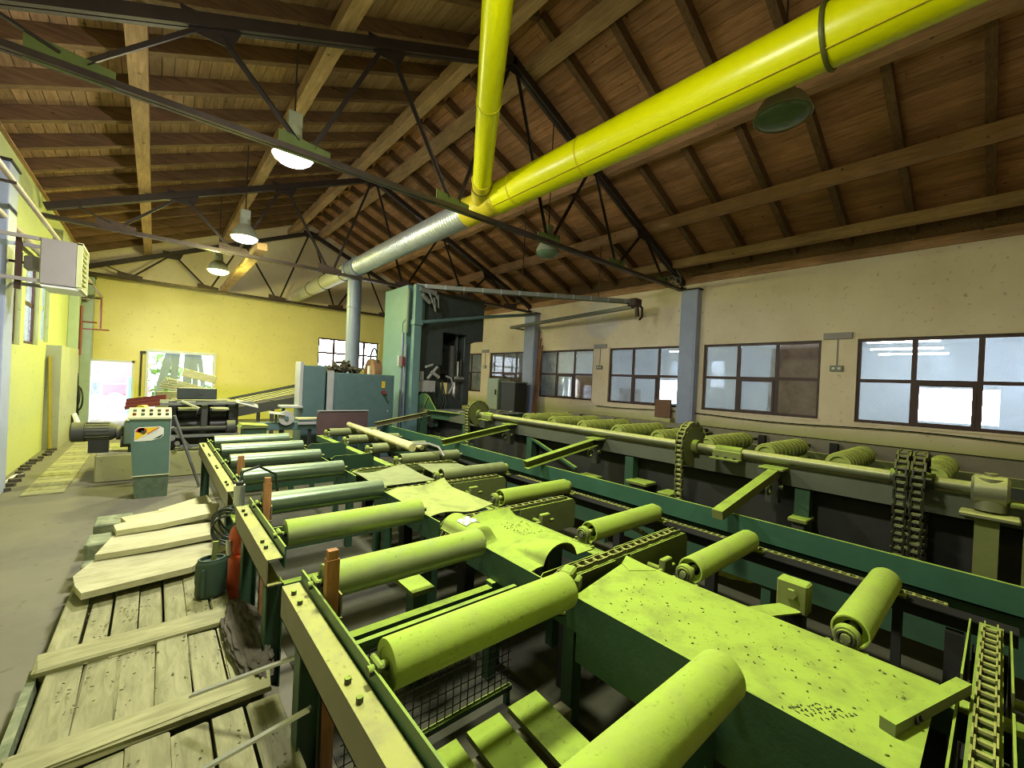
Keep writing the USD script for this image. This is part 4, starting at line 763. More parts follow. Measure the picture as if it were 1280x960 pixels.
# ------------------------------------------------------------------ cabinets and machines at the far end of the rollers
cb = thing('control_cabinet', 'large blue green control cabinet with yellow sign and red button', 'cabinet', (3.85, 10.3, 0))
part(cb, 'body', cbox(3.06, 4.62, 10.0, 10.7, .0, 2.04, .012), 'cabinet_green'); part(cb, 'door_panel', cbox(3.20, 4.56, 9.985, 10.0, .25, 2.0, .004), 'cabinet_green'); part(cb, 'edge_trim', box(3.00, 3.14, 9.97, 9.995, .1, 2.08), 'pale_trim')
part(cb, 'warning_sign', box(4.29, 4.37, 9.975, 9.983, 1.72, 1.88), 'sign_yellow'); part(cb, 'sign_mark', cat(box(4.315, 4.345, 9.972, 9.975, 1.755, 1.765), box(4.315, 4.345, 9.972, 9.975, 1.82, 1.83), box(4.315, 4.322, 9.972, 9.975, 1.765, 1.82)), 'ink')
part(cb, 'stop_button', cyl((4.33, 9.985, 1.61), (4.33, 9.90, 1.61), .05, 16), 'red_paint', 40); part(cb, 'keyhole', cyl((4.47, 9.985, 1.15), (4.47, 9.975, 1.15), .015, 10), 'white_plastic', 40); part(cb, 'pull_strap', bar((4.36, 9.96, 1.52), (4.48, 9.975, 1.34), .05, .008, up=(0, 1, 0)), 'sign_dark')
c2 = thing('side_cabinet', 'narrower blue green cabinet with a pale edge painted as window light left of the control cabinet', 'cabinet', (2.7, 10.4, 0))
part(c2, 'body', cbox(2.52, 3.0, 10.1, 10.8, 0, 2.17, .012), 'cabinet_green'); part(c2, 'edge_plate', cbox(2.45, 2.52, 10.08, 10.5, 1.2, 2.24, .006), 'pale_trim'); part(c2, 'shelf', cbox(2.1, 2.52, 10.0, 10.4, 1.22, 1.27, .006), 'pale_trim'); part(c2, 'shelf_leg', box(2.12, 2.18, 10.05, 10.11, 0, 1.22), 'frame_green')  # pale plate stands in for window light on the cabinet's left edge
gp = thing('guard_plate', 'brown and grey rounded steel guard plate before the cabinet', 'guard plate', (3.1, 9.3, 0))
part(gp, 'plate', slab([(2.62, .70), (2.62, 1.16), (2.68, 1.22), (3.66, 1.22), (3.70, 1.18), (3.70, .70)], (0, 9.3, 0), (1, 0, 0), (0, 0, 1), -.012, .012), 'gusset_purple'); part(gp, 'edge_rim', cat(bar((2.62, 9.28, 1.22), (3.70, 9.28, 1.22), .03, .02)), 'pale_trim'); part(gp, 'foot', cat(box(3.0, 3.08, 9.32, 9.4, 0, 1.0), box(3.55, 3.63, 9.32, 9.4, 0, 1.0)), 'frame_green')
ob = thing('outfeed_bench', 'low green outfeed bench with a grey hand wheel and wood scraps', 'bench', (2.2, 9.6, 0))
part(ob, 'beam', cbox(1.55, 2.65, 9.45, 9.6, .82, .98, .01), 'cabinet_green'); part(ob, 'top_board', cbox(2.3, 2.9, 9.4, 9.75, 1.02, 1.05, .005), 'plank_pale'); part(ob, 'side_strip', box(2.28, 2.92, 9.385, 9.4, .93, .99), 'pale_trim')
w = part(ob, 'hand_wheel', cyl((2.06, 9.36, 1.07), (2.06, 9.42, 1.07), .145, 28), 'grey_paint', 40); part(w, 'hub', cyl((2.06, 9.33, 1.07), (2.06, 9.36, 1.07), .04, 14), 'cabinet_green', 40)
part(ob, 'wheel_post', box(2.03, 2.09, 9.42, 9.48, .9, 1.1), 'cabinet_green')
for x in (1.65, 2.0, 2.55): part(ob, 'leg', box(x-.03, x+.03, 9.5, 9.56, 0, .82), 'black_machine')
part(ob, 'white_flap', hull([(1.72, 9.3, 1.17), (2.02, 9.3, 1.13), (2.1, 9.55, 1.14), (1.8, 9.6, 1.19), (1.72, 9.3, 1.18), (2.02, 9.3, 1.14), (2.1, 9.55, 1.15), (1.8, 9.6, 1.20)]), 'pale_trim'); part(ob, 'flap_post', bar((1.9, 9.5, .95), (1.9, 9.5, 1.15), .04, .04), 'cabinet_green')
jb = thing('junction_box', 'small grey green box with a dusty lid between the edger and rollers', 'box', (1.42, 8.75, 0))
part(jb, 'body', cbox(1.22, 1.58, 8.6, 8.9, .55, .98, .01), 'console_green'); part(jb, 'lid', slab([(1.16, .98), (1.62, .98), (1.60, 1.02), (1.20, 1.05)], (0, 8.95, 0), (1, 0, 0), (0, 0, 1), 0, .4), 'side_dusty'); part(jb, 'stand', box(1.3, 1.5, 8.7, 8.8, 0, .55), 'frame_green')
bm = thing('blower_motor', 'brown round blower with a curved handle behind the control cabinet', 'blower', (5.1, 12.6, 0))
part(bm, 'casing', cyl((5.0, 12.6, 2.1), (5.25, 12.6, 2.1), .42, 24), 'brown_card', 40); part(bm, 'stand', box(5.02, 5.22, 12.5, 12.75, 0, 1.8), 'brown_card'); part(bm, 'handle', tube([(5.12+.0*a, 12.6+.28*math.cos(a), 2.4+.45*math.sin(a)) for a in np.linspace(0, math.pi, 12)], .025, 8), 'cable_dark', 40); part(bm, 'outlet', cbox(4.93, 5.0, 12.5, 12.6, 1.8, 2.3, .01), 'white_plastic')
hp = thing('bark_pile', 'dark heap of bark pieces on the machine behind the cabinet', 'bark', (3.9, 11.8, 0)); part(hp, 'hopper', cbox(3.62, 4.3, 11.4, 12.3, 0, 2.05, .02), 'black_machine')
P = []
for k in range(60):
    a = rng.uniform(-.5, .5); z = 2.07 + (.32*(1-abs(a)*1.7))*rng.uniform(0, 1); c = np.array((3.92+a*.8, 11.8+rng.uniform(-.35, .35), z)); P.append(rot(box(c[0]-.13, c[0]+.13, c[1]-.03, c[1]+.03, c[2]-.02, c[2]+.02), c, rng.normal(0, 1, 3), rng.uniform(0, 180)))
part(hp, 'bark_pieces', cat(P), 'sawdust_dark', kind='stuff')
# inclined slat conveyor
ic = thing('inclined_conveyor', 'old inclined conveyor with long rails rising to the right before the far wall', 'conveyor', (1.9, 12.2, 0))
for k in range(5):
    y = 11.6+.36*k; part(ic, 'rail', sect((1.0, y, 1.02), (3.5, y, 1.62), [(-.06, .06, -.05, .05)]), 'plank_old' if k % 2 else 'rail_worn')
part(ic, 'side_plate', sect((1.0, 11.45, .98), (3.5, 11.45, 1.50), [(-.02, .02, -.16, .06)]), 'motor_grey'); part(ic, 'side_plate', sect((1.0, 13.2, 1.02), (3.5, 13.2, 1.66), [(-.02, .02, -.1, .1)]), 'motor_grey')
for x in (1.2, 2.2, 3.2): part(ic, 'cross_bar', bar((x, 11.45, 1.0+(x-1)*.235), (x, 13.2, 1.0+(x-1)*.24), .08, .05), 'motor_grey'); part(ic, 'leg', cat(box(x-.04, x+.04, 11.42, 11.5, 0, .88+(x-1)*.2), box(x-.04, x+.04, 13.15, 13.23, 0, .9+(x-1)*.235)), 'motor_grey')
# ------------------------------------------------------------------ edger with motor, on a concrete plinth
ed = thing('edger', 'black double-shaft edger machine on a concrete plinth with a grey motor', 'sawmill machine', (.3, 10.2, 0))
part(ed, 'plinth', cbox(-.70, 1.30, 9.72, 11.2, 0, .46, .02), 'concrete_dusty'); part(ed, 'plinth_top', box(-.68, -.15, 9.74, 10.4, .46, .48), 'plank_pale')
mo = part(ed, 'motor', lathe((-1.02, 10.0, .83), (1, 0, 0), [(0, 0), (.14, 0), (.165, .02), (.165, .17), (.15, .175), (.15, .50), (.11, .56), (0, .56)], 28), 'motor_grey', 35); part(mo, 'cowl_rim', torus((-.85, 10.0, .83), (1, 0, 0), .162, .008, 28, 6), 'black_machine', 60)
part(mo, 'fins', cat(*[rot(box(-.84, -.55, 9.995, 10.005, .83+.145, .83+.16), (-.7, 10, .83), (1, 0, 0), a) for a in range(0, 360, 20)]), 'motor_grey'); part(mo, 'foot', cat(box(-.8, -.55, 9.9, 10.1, .48, .70)), 'black_machine')
part(ed, 'coupling', cat(cyl((-.46, 10, .80), (-.34, 10, .80), .12, 20), cyl((-.40, 9.9, .66), (-.30, 9.9, .66), .10, 16)), 'motor_grey', 40); part(ed, 'gearbox', cbox(-.36, .06, 9.75, 10.2, .62, 1.02, .02), 'gearbox_green'); part(ed, 'gearbox_lid', cbox(-.34, .04, 9.73, 10.2, 1.02, 1.05, .008), 'console_top'); part(ed, 'gearbox_foot', box(-.3, 0, 9.8, 10.15, .46, .62), 'black_machine')
part(ed, 'yellow_disc', cyl((-.16, 9.95, 1.16), (-.10, 10.0, 1.16), .13, 20), 'yellow_paint', 40)
for k in range(3): part(ed, 'red_frame', bar((-.38, 10.5+.25*k, 1.20+.05*k), (.20, 10.35+.25*k, 1.30+.05*k), .08, .07), 'red_paint')
part(ed, 'yellow_bar', cat(bar((.1, 10.0, 1.36), (.62, 9.95, 1.34), .05, .05), bar((.40, 9.7, 1.38), (.66, 9.62, 1.25), .08, .03)), 'console_top')
part(ed, 'main_frame', cat(cbox(.26, 1.28, 10.35, 11.1, .46, 1.36, .02), cbox(.22, .34, 9.85, 10.4, .5, 1.36, .01), cbox(1.14, 1.30, 9.85, 10.4, .5, 1.36, .01)), 'black_machine')
for z, x0, x1 in ((1.12, .36, .66), (1.12, .86, 1.12), (.90, .36, .66), (.90, .86, 1.12)): part(ed, 'feed_roller', cyl((x0, 10.1, z), (x1, 10.1, z), .12, 20), 'black_machine', 40)
part(ed, 'drive_shaft', cyl((.14, 9.78, .86), (1.24, 9.78, .86), .045, 14), 'motor_grey', 40); part(ed, 'pulley', cyl((1.10, 9.78, .88), (1.24, 9.78, .88), .13, 20), 'motor_grey', 40); part(ed, 'pulley', cyl((.14, 9.8, .84), (.22, 9.8, .84), .16, 20), 'black_machine', 40)
part(ed, 'press_pad', cbox(.36, .66, 9.78, 9.95, 1.20, 1.24, .008), 'console_top'); part(ed, 'press_pad', cbox(.86, 1.14, 9.78, 9.95, 1.20, 1.24, .008), 'console_top'); part(ed, 'press_column', cbox(.70, .80, 9.76, 9.9, .85, 1.30, .01), 'motor_grey')
part(ed, 'frame_bar', cat(bar((.2, 9.7, .74), (1.3, 9.7, .74), .06, .05), bar((.1, 9.72, 1.32), (1.55, 9.72, 1.36), .06, .05), bar((.4, 9.72, .55), (1.2, 9.72, .55), .05, .05)), 'tray_grey')
part(ed, 'hood_flap', hull([(1.22, 9.6, 1.36), (1.58, 9.5, 1.26), (1.62, 9.8, 1.30), (1.26, 9.95, 1.40), (1.22, 9.6, 1.37), (1.58, 9.5, 1.27), (1.62, 9.8, 1.31), (1.26, 9.95, 1.41)]), 'pale_trim'); part(ed, 'valve', cat(cyl((.28, 9.66, .72), (.28, 9.6, .72), .05, 12), cyl((.36, 9.64, .62), (.36, 9.6, .62), .04, 12)), 'bright_steel', 40)
bx = part(ed, 'switch_cabinet', cbox(.34, .94, 9.9, 10.2, 1.40, 1.61, .01), 'saw_dark'); part(bx, 'name_plate', cyl((.70, 9.9, 1.53), (.70, 9.885, 1.53), .045, 16), 'motor_grey', 40)
tw = thing('timber_stack', 'pale timber pieces stacked behind the edger at the hatch', 'timber', (.55, 13.6, 0))
part(tw, 'trestle', cbox(.05, .9, 13.4, 14.0, 0, 1.35, .01), 'plank_old')
for k in range(5): part(tw, 'board', rot(cbox(.10+.02*k, 1.0, 13.4, 13.7, 1.40+.05*k, 1.44+.05*k, .006), (.5, 13.5, 1.5), (0, 1, 0), 8+2*k), 'plank_pale')
part(tw, 'yellow_crate', rot(cbox(.55, 1.25, 13.4, 13.8, 1.68, 1.88, .01), (.9, 13.6, 1.78), (0, 1, 0), 14), 'plank_pale')
# ------------------------------------------------------------------ control pedestal
cp = thing('control_pedestal', 'green control pedestal with sloped button top and colourful sticker', 'control panel', (.02, 8.5, 0))
part(cp, 'base', slab([(-.165, 0), (.215, 0), (.225, .335), (-.19, .335)], (0, 8.74, 0), (1, 0, 0), (0, 0, 1), 0, .40), 'console_base'); part(cp, 'base_rim', box(-.20, .235, 8.325, 8.34, .332, .347), 'console_top')
part(cp, 'body', cat(hull([(-.19, 8.34, .345), (.225, 8.34, .345), (-.255, 8.34, 1.19), (.215, 8.34, 1.19), (-.19, 8.74, .345), (.225, 8.74, .345), (-.255, 8.74, 1.30), (.215, 8.74, 1.30)])), 'console_green')
tp_ = part(cp, 'button_panel', hull([(-.27, 8.32, 1.19), (.235, 8.32, 1.19), (-.27, 8.76, 1.31), (.235, 8.76, 1.31), (-.27, 8.32, 1.215), (.235, 8.32, 1.215), (-.27, 8.76, 1.335), (.235, 8.76, 1.335)]), 'console_top')
for i in range(5):
    for j in range(2):
        x, y = -.20+.095*i, 8.43+.16*j; z = 1.215+.12*(y-8.32)/.44
        part(tp_, 'button', cyl((x, y, z), (x, y-.008, z+.03), .021, 14), ['red_paint', 'console_green', 'black_machine', 'black_machine', 'saw_dark'][(i+j) % 5], 40)
part(cp, 'side_trim', box(.222, .232, 8.335, 8.35, .36, 1.18), 'pale_trim')
def stk(poly, k): return slab(poly, (0, 8.3385-.0015*k, 0), (1, 0, 0), (0, 0, 1), 0, .0015)
g = Polygon([(-.19, .86), (-.19, 1.03), (-.15, 1.07), (.10, 1.08), (.145, 1.05), (.145, .94), (.11, .90), (.0, .865)])
sk = part(cp, 'sticker', stk(g, 0), 'sign_white')
part(sk, 'yellow_field', stk([(-.18, .875), (-.18, 1.025), (-.145, 1.06), (.085, 1.07)], 1), 'sign_yellow'); part(sk, 'red_disc', stk([(-.105+.055*math.cos(a), 1.02+.04*math.sin(a)) for a in np.linspace(0, 2*math.pi, 16)[:-1]], 2), 'sign_red'); part(sk, 'red_block', stk([(-.18, 1.0), (-.18, 1.025), (-.145, 1.06), (-.08, 1.06), (-.09, .99)], 2), 'sign_red')
part(sk, 'dark_figure', stk([(-.12, .99), (-.11, 1.03), (-.09, 1.01), (-.07, 1.035), (-.055, 1.0), (-.075, .97), (-.10, .965)], 3), 'ink'); part(sk, 'red_line', stk([(-.05, .975), (.085, 1.065), (.095, 1.062), (-.04, .965)], 2), 'sign_red'); part(sk, 'dark_corner', stk([(.02, .885), (.135, .96), (.135, .945), (.105, .905)], 1), 'sign_dark'); part(sk, 'grey_text_line', cat(*[stk([(-.09+.03*k, .915+.018*k), (-.072+.03*k, .925+.018*k), (-.076+.03*k, .934+.018*k), (-.094+.03*k, .924+.018*k)], 1) for k in range(6)]), 'grey_paint')
solo('steel_pipe', cyl((.27, 8.55, 1.22), (.64, 8.72, .02), .022, 10), 'tray_grey', 'thin steel pipe leaning from the pedestal down to the floor', 'pipe', 40)
solo('steel_pipe', cyl((.26, 8.7, 1.02), (.52, 9.0, .62), .020, 10), 'bright_steel', 'short bright pipe beside the pedestal', 'pipe', 40)

# ------------------------------------------------------------------ left side: deck of old planks, loose planks, can, container, cables
def jit(m, a=.006):
    v, f = m; return v + rng.normal(0, a, v.shape)*(1, 1, .4), f
def deck(label, y0, y1, z, x0, x1, n, cross, mats=('plank_old',)):
    t = thing('plank_deck', label, 'plank deck', ((x0+x1)/2, (y0+y1)/2, 0)); w = (x1-x0)/n
    for k in range(n):
        g0, g1 = rng.uniform(.002, .010), rng.uniform(.002, .010); dz = rng.uniform(-.012, .012); sh = rng.uniform(-.06, .04)
        part(t, 'plank', jit(cbox(x0+k*w+g0, x0+(k+1)*w-g1, y0+sh, y1+rng.uniform(-.03, .05), z-.05+dz, z+dz, .008)), mats[k % len(mats)])
    for yc, wd, dz in cross: part(t, 'cross_plank', jit(cbox(x0-.03, x1+.02, yc-wd/2, yc+wd/2, z+.0+dz-.02, z+.028+dz, .01), .008), 'plank_cross')
    for yc in (y0+.15, y1-.15): part(t, 'bearer', box(x0+.04, x1-.05, yc-.05, yc+.05, 0, z-.065), 'plank_mossy')
    return t
deck('far bay of grey weathered deck planks before the loose boards', 3.55, 4.98, .20, -.44, .52, 7, [(3.62, .20, .004)])
deck('middle bay of dusty deck planks beside the near roller legs', 2.72, 3.50, .20, -.42, .55, 6, [(2.72, .18, .006)])
deck('nearest bay of dusty planks at the bottom edge', 1.2, 2.60, .20, -.36, .60, 6, [])
solo('side_slab', jit(hull([(-.50, 2.6, 0), (-.44, 2.6, 0), (-.50, 3.7, 0), (-.44, 3.7, 0), (-.49, 2.65, .16), (-.45, 2.65, .17), (-.49, 3.65, .17), (-.45, 3.65, .175)]), .004), 'plank_mossy', 'mossy grey slab edging the deck at lower left', 'slab')
def loose(pts, z, th, mat, label, edge=None, zz=(0, 0)):
    """plank with the outline pts; zz tilts it (height at the first and the last x)"""
    P = np.array(pts, float); c = P.mean(0); n = len(P); xs = P[:, 0]; dz = zz[0] + (xs-xs.min())/(np.ptp(xs)+1e-9)*(zz[1]-zz[0])
    g = Polygon(P); e = trimesh.creation.extrude_polygon(g, th, engine='earcut'); v = np.array(e.vertices); v[:, 2] += z + np.interp(v[:, 0], [xs.min(), xs.max()], zz)
    return solo('loose_plank', (v, np.array(e.faces)), mat, label, 'plank')
loose([(-.43, 4.71), (-.40, 4.50), (-.35, 4.33), (.30, 4.42), (.60, 4.70), (.62, 4.92), (.36, 4.99), (-.30, 5.12), (-.36, 4.95)], .26, .05, 'plank_pale', 'lowest pale loose plank with a ragged left end')
loose([(-.33, 4.97), (-.29, 5.20), (-.24, 5.46), (.62, 5.36), (.62, 4.98), (.1, 4.94)], .315, .05, 'plank_pale', 'middle pale loose plank with a yellow edge', zz=(0, .02))
loose([(-.22, 5.40), (-.25, 5.62), (-.16, 5.66), (-.21, 5.86), (.34, 5.94), (.62, 5.80), (.55, 5.46), (.1, 5.38)], .37, .05, 'plank_pale', 'highest loose plank with a gnawed end near the pedestal', zz=(0, .04))
loose([(.05, 6.1), (.1, 6.5), (.60, 6.95), (.62, 6.55)], .22, .07, 'plank_pale', 'short plank under the highest loose plank')
for k, (x0, x1, y0, y1, h, m, l) in enumerate([(-.42, .5, 5.05, 5.2, .255, 'plank_mossy', 'dark bearer under the lowest loose plank'), (-.34, .55, 5.62, 5.78, .295, 'plank_mossy', 'dark bearer under the middle loose plank'), (-.42, -.12, 6.0, 6.35, .33, 'plank_mossy', 'dark block under the highest loose plank'), (.35, .6, 6.3, 6.6, .215, 'plank_old', 'grey block beside the far roller leg')]):
    solo('bearer_block', cbox(x0, x1, y0, y1, 0, h, .012), m, l, 'timber')
solo('bearer_block', jit(cbox(-.42, -.20, 5.30, 5.60, .0, .36, .012), .006), 'plank_mossy', 'mossy timber end at the left of the loose planks', 'timber')
can = thing('jerrycan', 'dark green plastic can with a cut top and handle on the deck', 'can', (.40, 4.02, .20))
prof = [(.0, .0), (.085, .0), (.098, .015), (.10, .04), (.098, .10), (.102, .12), (.10, .26), (.085, .285), (.075, .29), (.07, .27), (0, .265)]
CP = (.40, 4.02, .21)
v, f = lathe(CP, (0, 0, 1), prof, 28); part(can, 'body', (((v-np.array(CP))*(1.05, .82, 1)+CP), f), 'can_green', 45)
part(can, 'rim', (lambda m: (((m[0]-(.40, 4.02, .5))*(1.05, .82, 1)+(.40, 4.02, .5)), m[1]))(torus((.40, 4.02, .498), (0, 0, 1), .08, .009, 28, 6)), 'can_green', 60); part(can, 'handle', bar((.41, 4.02, .47), (.42, 4.02, .63), .02, .035), 'side_dusty'); part(can, 'rib', cat(box(.33, .35, 3.925, 3.945, .24, .45)), 'can_green')
op = thing('orange_bottle', 'orange red plastic container squeezed between the green legs', 'container', (.66, 4.45, .0))
part(op, 'base', lathe((.60, 4.32, .10), (0, 0, 1), [(0, 0), (.075, 0), (.085, .04), (.075, .20), (.05, .26), (0, .27)], 20), 'orange_plastic', 40); part(op, 'upper', lathe((.625, 4.40, .36), (.1, 0, 1), [(0, 0), (.06, 0), (.09, .05), (.085, .20), (.055, .27), (0, .28)], 20), 'orange_plastic', 40); part(op, 'foot', box(.55, .66, 4.27, 4.37, 0, .10), 'orange_plastic'); part(op, 'white_cap', cyl((.555, 4.35, .38), (.545, 4.35, .50), .022, 10), 'white_plastic', 40)
cv = thing('valve_cylinder', 'small silver cylinder with cable on the roller frame', 'valve', (.63, 4.5, .83)); part(cv, 'cylinder', cyl((.63, 4.5, .70), (.63, 4.5, .95), .045, 20), 'bright_steel', 40); part(cv, 'fitting', cbox(.60, .66, 4.47, 4.53, .95, .985, .008), 'black_machine'); part(cv, 'mount', box(.56, .70, 4.20, 4.55, .68, .70), 'frame_green')
part(cv, 'hose', tube([(.63, 4.5, .98), (.66, 4.55, 1.06), (.80, 4.62, 1.08), (.95, 4.66, .98), (.98, 4.66, .75)], .012, 6), 'cable_dark', 40)
cc = thing('cable_coil', 'tangle of dark green cable hanging beside the orange container', 'cable', (.56, 4.50, .3))
for k in range(6): part(cc, 'cable_loop', torus((.55+.012*k, 4.46+.03*k, .56+.02*(k % 3)), (.5+.1*k, 1, .2*(k % 3)), .13+.014*(k % 4), .009, 30, 6), 'cable_dark', 60)
part(cc, 'cable_tail', tube([(.56, 4.48, .70), (.60, 4.50, .80), (.63, 4.5, .84)], .01, 6), 'cable_dark', 40)
v = trimesh.creation.icosphere(4, 1.0); p = np.array(v.vertices); p *= (1 + .55*(meshkit.fbm(p*6, 4)-.5))[:, None]; p = p*(.12, .52, .07); p[:, 2] = np.maximum(p[:, 2], -.02) + .22
solo('sawdust_heap', (p + (.53, 3.25, 0), np.array(v.faces)), 'sawdust_dark', 'dark heap of bark dust along the deck beside the green legs', 'sawdust', True)
# floor boards of the trench cover along the left wall
tc = thing('trench_cover', 'strip of short cross boards covering the floor trench along the left wall', 'trench cover', (-1.2, 12.5, 0))
for k in range(26):
    y = 9.2+.27*k; part(tc, 'board', cbox(-1.42, -.98, y+.006, y+.262, 0, .022+.004*((k*7) % 3), .004), 'plank_old' if k % 3 else 'plank_cross')
solo('white_board', hull([(-1.40, 15.7, 0), (-1.36, 15.7, 0), (-1.40, 16.3, 0), (-1.36, 16.3, 0), (-1.60, 15.75, .62), (-1.56, 15.75, .62), (-1.60, 16.3, .62), (-1.56, 16.3, .62)]), 'white_plastic', 'white board leaning against the left wall near the doorway', 'board')
sk_ = thing('wood_lath', 'rusty yellow lath leaning in the corner of the grey wall pier', 'lath', (-1.75, 13.75, 0)); part(sk_, 'lath', bar((-1.70, 13.7, .02), (-1.78, 13.84, 2.1), .06, .03), 'lath_yellow')
hc = thing('hose_coil', 'dark hoses and cables hanging beside the far doorway', 'hose', (-1.75, 17.9, .5))
for k in range(5): part(hc, 'loop', torus((-1.80+.02*k, 17.6+.12*k, 1.30-.1*k), (1, .1*k, 0), .24+.03*k, .022, 24, 6), 'cable_dark', 60)
part(hc, 'hook', cyl((-1.85, 17.8, 1.62), (-1.70, 17.8, 1.64), .02, 8), 'truss_steel', 40); part(hc, 'hanging_strip', cat(bar((-1.74, 17.75, .5), (-1.76, 17.75, 1.8), .05, .03), bar((-1.72, 18.05, .4), (-1.76, 18.0, 1.6), .09, .03)), 'cable_dark')
fl = thing('floor_litter', 'white string and rubbish along the foot of the left wall', 'litter', (-1.7, 9.5, 0)); part(fl, 'string', cat(*[tube([(-1.72+.05*math.sin(k*2.1+a), 9.0+.55*k+a*.3, .02+.02*math.cos(a*3)) for a in np.linspace(0, 3, 10)], .022, 6) for k in range(3)]), 'white_plastic', 40)
part(fl, 'rubbish', cat(*[rot(box(-1.76+.02*(k % 3), -1.66+.03*(k % 2), 9.3+.33*k, 9.42+.33*k, .0, .05), (-1.7, 9.4+.33*k, .02), (0, 0, 1), k*37) for k in range(14)]), 'sawdust_dark', kind='stuff')
# unit heater on a bracket, pipes, cable trays
uh = thing('unit_heater', 'grey unit heater with cream louvres on a bracket at upper left', 'heater', (-1.1, 9.25, 3.1))
part(uh, 'casing', cbox(-1.30, -.93, 9.0, 9.75, 3.10, 3.76, .012), 'heater_grey')
for k in range(8): part(uh, 'louvre', rot(box(-.95, -.88, 9.02, 9.73, 3.15+.076*k, 3.16+.076*k), (-.91, 9.3, 3.155+.076*k), (0, 1, 0), 25), 'heater_cream')
part(uh, 'louvre_frame', cat(box(-.93, -.87, 9.0, 9.02, 3.10, 3.76), box(-.93, -.87, 9.73, 9.75, 3.10, 3.76), box(-.93, -.87, 9.0, 9.75, 3.74, 3.77), box(-.93, -.87, 9.0, 9.75, 3.08, 3.11)), 'heater_cream'); part(uh, 'bottom_pan', box(-1.28, -.90, 9.0, 9.75, 3.06, 3.09), 'frame_white')

for y in (9.05, 9.70):
    for z in (3.14, 3.74): part(uh, 'bracket', bar((XL, y, z), (-1.28, y, z), .04, .05), 'heater_grey')
part(uh, 'bracket_bar', cat(bar((-1.52, 9.15, 3.0), (-1.52, 9.15, 3.74), .06, .06), bar((XL, 9.4, 3.42), (-1.3, 9.4, 3.42), .05, .03)), 'frame_brown'); part(uh, 'motor', cbox(-1.5, -1.3, 9.3, 9.5, 3.32, 3.52, .02), 'heater_grey')
for k, (x, z, r, l) in enumerate([(-1.42, 4.22, .035, 'pinkish pipe running along the left wall above the heater'), (-1.70, 4.02, .045, 'pale pipe along the left wall, closer to the wall')]):
    t = thing('ceiling_pipe', l, 'pipe', (x, 10, z)); part(t, 'pipe', cyl((x, 5.5, z), (x, 19.9, z), r, 14), 'pipe_pink', 40)
    for y in (8.0, 12.9, 16.5): part(t, 'bracket', bar((XL, y, z-.05), (x+.05, y, z-.05), .03, .03), 'truss_steel')
rp = thing('red_pipe', 'thin red brown pipe rack near the far left corner', 'pipe', (-1.4, 18.2, 2)); part(rp, 'pipe', cat(cyl((-1.30, 18.0, 3.05), (-1.30, 18.0, 3.95), .025, 8), cyl((XL, 18.0, 3.0), (-1.1, 18.0, 3.02), .02, 8), cyl((-1.62, 17.0, 2.2), (-1.62, 17.0, 3.6), .03, 8), cyl((XL+.21, 17.0, 3.15), (-1.3, 17.0, 3.15), .02, 8), cyl((XL+.21, 17.0, 2.3), (-1.62, 17.0, 2.3), .02, 8)), 'red_paint', 40); part(rp, 'bracket', bar((XL, 18.0, 3.95), (-1.28, 18.0, 3.95), .03, .03), 'truss_steel')
# right wall things
for k, y in enumerate((2.45, 9.0, 15.55)):
    t = thing('socket_trunking', ['metal plate and socket joined by a conduit right of the brown window', 'metal plate and socket between the third and fourth windows', 'small plate and socket beside the bandsaw'][k], 'socket', (XR-.03, y, 2.6))
    part(t, 'plate', cbox(XR-.05, XR, y-.26, y+.26, 3.32, 3.46, .006), 'heater_grey'); part(t, 'conduit', cyl((XR-.015, y, 2.72), (XR-.015, y, 3.32), .012, 8), 'heater_grey', 40); b = part(t, 'socket', cbox(XR-.05, XR, y-.12, y+.12, 2.60, 2.73, .008), 'tray_grey'); part(b, 'outlet', cat(cyl((XR-.055, y-.05, 2.665), (XR-.05, y-.05, 2.665), .03, 12), cyl((XR-.055, y+.05, 2.665), (XR-.05, y+.05, 2.665), .03, 12)), 'white_plastic', 40)
for k in range(3): solo('leaning_lath', bar((11.15-.05*k, 11.85-.10*k, .02), (11.50, 11.95-.09*k, 4.1-.3*k), .05, .03), 'brown_wood', ['tallest brown lath leaning by the far blue column', 'second brown lath leaning by the far blue column', 'shortest brown lath leaning beside the window'][k], 'lath')
gl = thing('grey_locker', 'grey metal locker with an open dark side in front of the fifth window', 'locker', (10.6, 12.7, 0)); part(gl, 'body', cbox(10.3, 10.9, 12.9, 13.6, 0, 2.15, .012), 'column_green'); part(gl, 'door', cbox(10.28, 10.30, 12.92, 13.58, .1, 2.1, .005), 'column_green'); part(gl, 'handle', cbox(10.24, 10.28, 13.0, 13.05, 1.5, 1.7, .006), 'black_machine')
dm = thing('dark_machine', 'dark machine housing beside the grey locker', 'machine', (10.7, 12.1, 0)); part(dm, 'body', cbox(10.35, 10.95, 11.95, 12.8, 0, 2.0, .02), 'black_machine'); part(dm, 'top_rim', box(10.33, 10.97, 11.93, 12.82, 2.0, 2.04), 'tray_grey')
solo('brown_board', cbox(11.38, 11.46, 6.25, 6.75, 1.2, 1.72, .01), 'brown_card', 'small brown board standing before the near blue column', 'board')
solo('board_ledge', box(11.30, 11.575, 6.2, 6.8, 0, 1.19), 'wall_beige', 'low plastered ledge below the third window', 'ledge')
rc = thing('rope_loop', 'small loops of rope hanging on the truss end by the right column', 'rope', (10.9, 5.95, 4.95)); part(rc, 'loop', torus((10.6, 5.95, 5.0), (.7, .7, 0), .10, .02, 20, 6), 'tray_grey', 60); part(rc, 'loop', torus((10.85, 5.95, 5.0), (.5, .9, .2), .11, .018, 20, 6), 'tray_grey', 60); part(rc, 'rope', tube([(10.6, 5.95, 5.02), (10.85, 5.95, 5.10), (11.1, 5.95, 5.06), (11.0, 5.95, 5.2), (10.8, 5.95, 5.3)], .018, 6), 'tray_grey', 40)
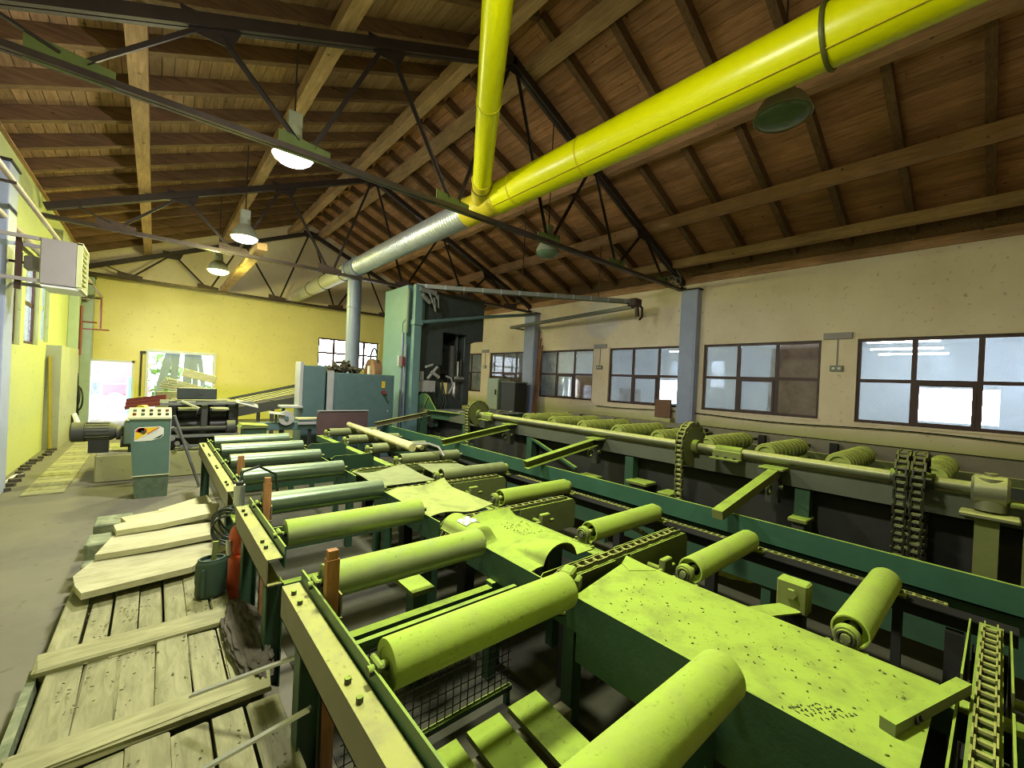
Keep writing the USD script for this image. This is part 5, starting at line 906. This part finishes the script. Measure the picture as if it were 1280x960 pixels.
# pole lying on the small rollers
pl_ = thing('wooden_pole', 'pale wooden pole with a metal hook lying across the far small rollers', 'pole', (3.1, 7.4, .95)); part(pl_, 'pole', cyl((3.18, 9.0, .955), (2.98, 5.72, .955), .05, 14, .06), 'pole_wood', 40); part(pl_, 'pole', cyl((3.28, 7.9, .94), (3.16, 5.75, .94), .035, 12), 'pole_wood', 40, 'thinner second pole'); part(pl_, 'hook', tube([(3.0, 5.8, 1.0), (3.2, 5.62, 1.02), (3.3, 5.5, .98), (3.34, 5.4, .86)], .02, 8), 'bright_steel', 40)

# chips and litter lying on the plates and on the deck; waste conveyor parts between the beam and the log turner
def flakes(n, fx, fy, z, mean):
    out = []
    for _ in range(n):
        x, y = rng.uniform(*fx), rng.uniform(*fy); a = rng.uniform(.4, 1.6)*mean; b = a*rng.uniform(.2, .6)
        out.append(rot(box(x-a, x+a, y-b, y+b, z, z+.004), (x, y, z), (0, 0, 1), rng.uniform(0, 180)))
    return cat(out)
def litter(label, m, mat, c):
    t = thing('wood_chips', label, 'wood chips', c); part(t, 'chips', m, mat, kind='stuff')
litter('dark chips scattered over the large near metal plate', flakes(110, (1.9, 2.55), (.2, 1.45), .801, .0042), 'chip_dark', (2.2, .8, .8))
litter('dark chips lying on the humped cover plate', flakes(50, (2.25, 2.48), (2.4, 2.72), .801, .004), 'chip_dark', (2.3, 2.6, .8))
litter('bark chips scattered over the middle and far deck planks', flakes(170, (-.36, .5), (2.9, 4.2), .213, .006), 'chip_brown', (.1, 3.5, .2))
litter('bark chips scattered over the nearest deck planks', flakes(90, (-.3, .55), (1.5, 2.5), .213, .005), 'chip_brown', (.1, 2.0, .2))
wb = thing('waste_conveyor', 'lime dusted waste conveyor parts low between the beam and the log turner', 'conveyor', (5.3, 3.5, 0))
for k, (y, z, l) in enumerate([(4.34, .56, .34), (3.90, .46, .16), (3.39, .67, .34), (2.95, .61, .20), (1.40, .69, .18)]):
    part(wb, 'cover', cbox(5.30, 5.58, y-l/2, y+l/2, z-.05, z, .01), 'bright_dusty'); part(wb, 'block', cbox(5.34, 5.54, y-l/3, y+l/3, .20, z-.05, .01), 'dark_dusty')
part(wb, 'bed', box(5.18, 5.42, .8, 5.2, .12, .2), 'dark_dusty')
for y in (1.0, 3.0, 5.0): part(wb, 'leg', box(5.2, 5.4, y-.05, y+.05, 0, .12), 'void_black')
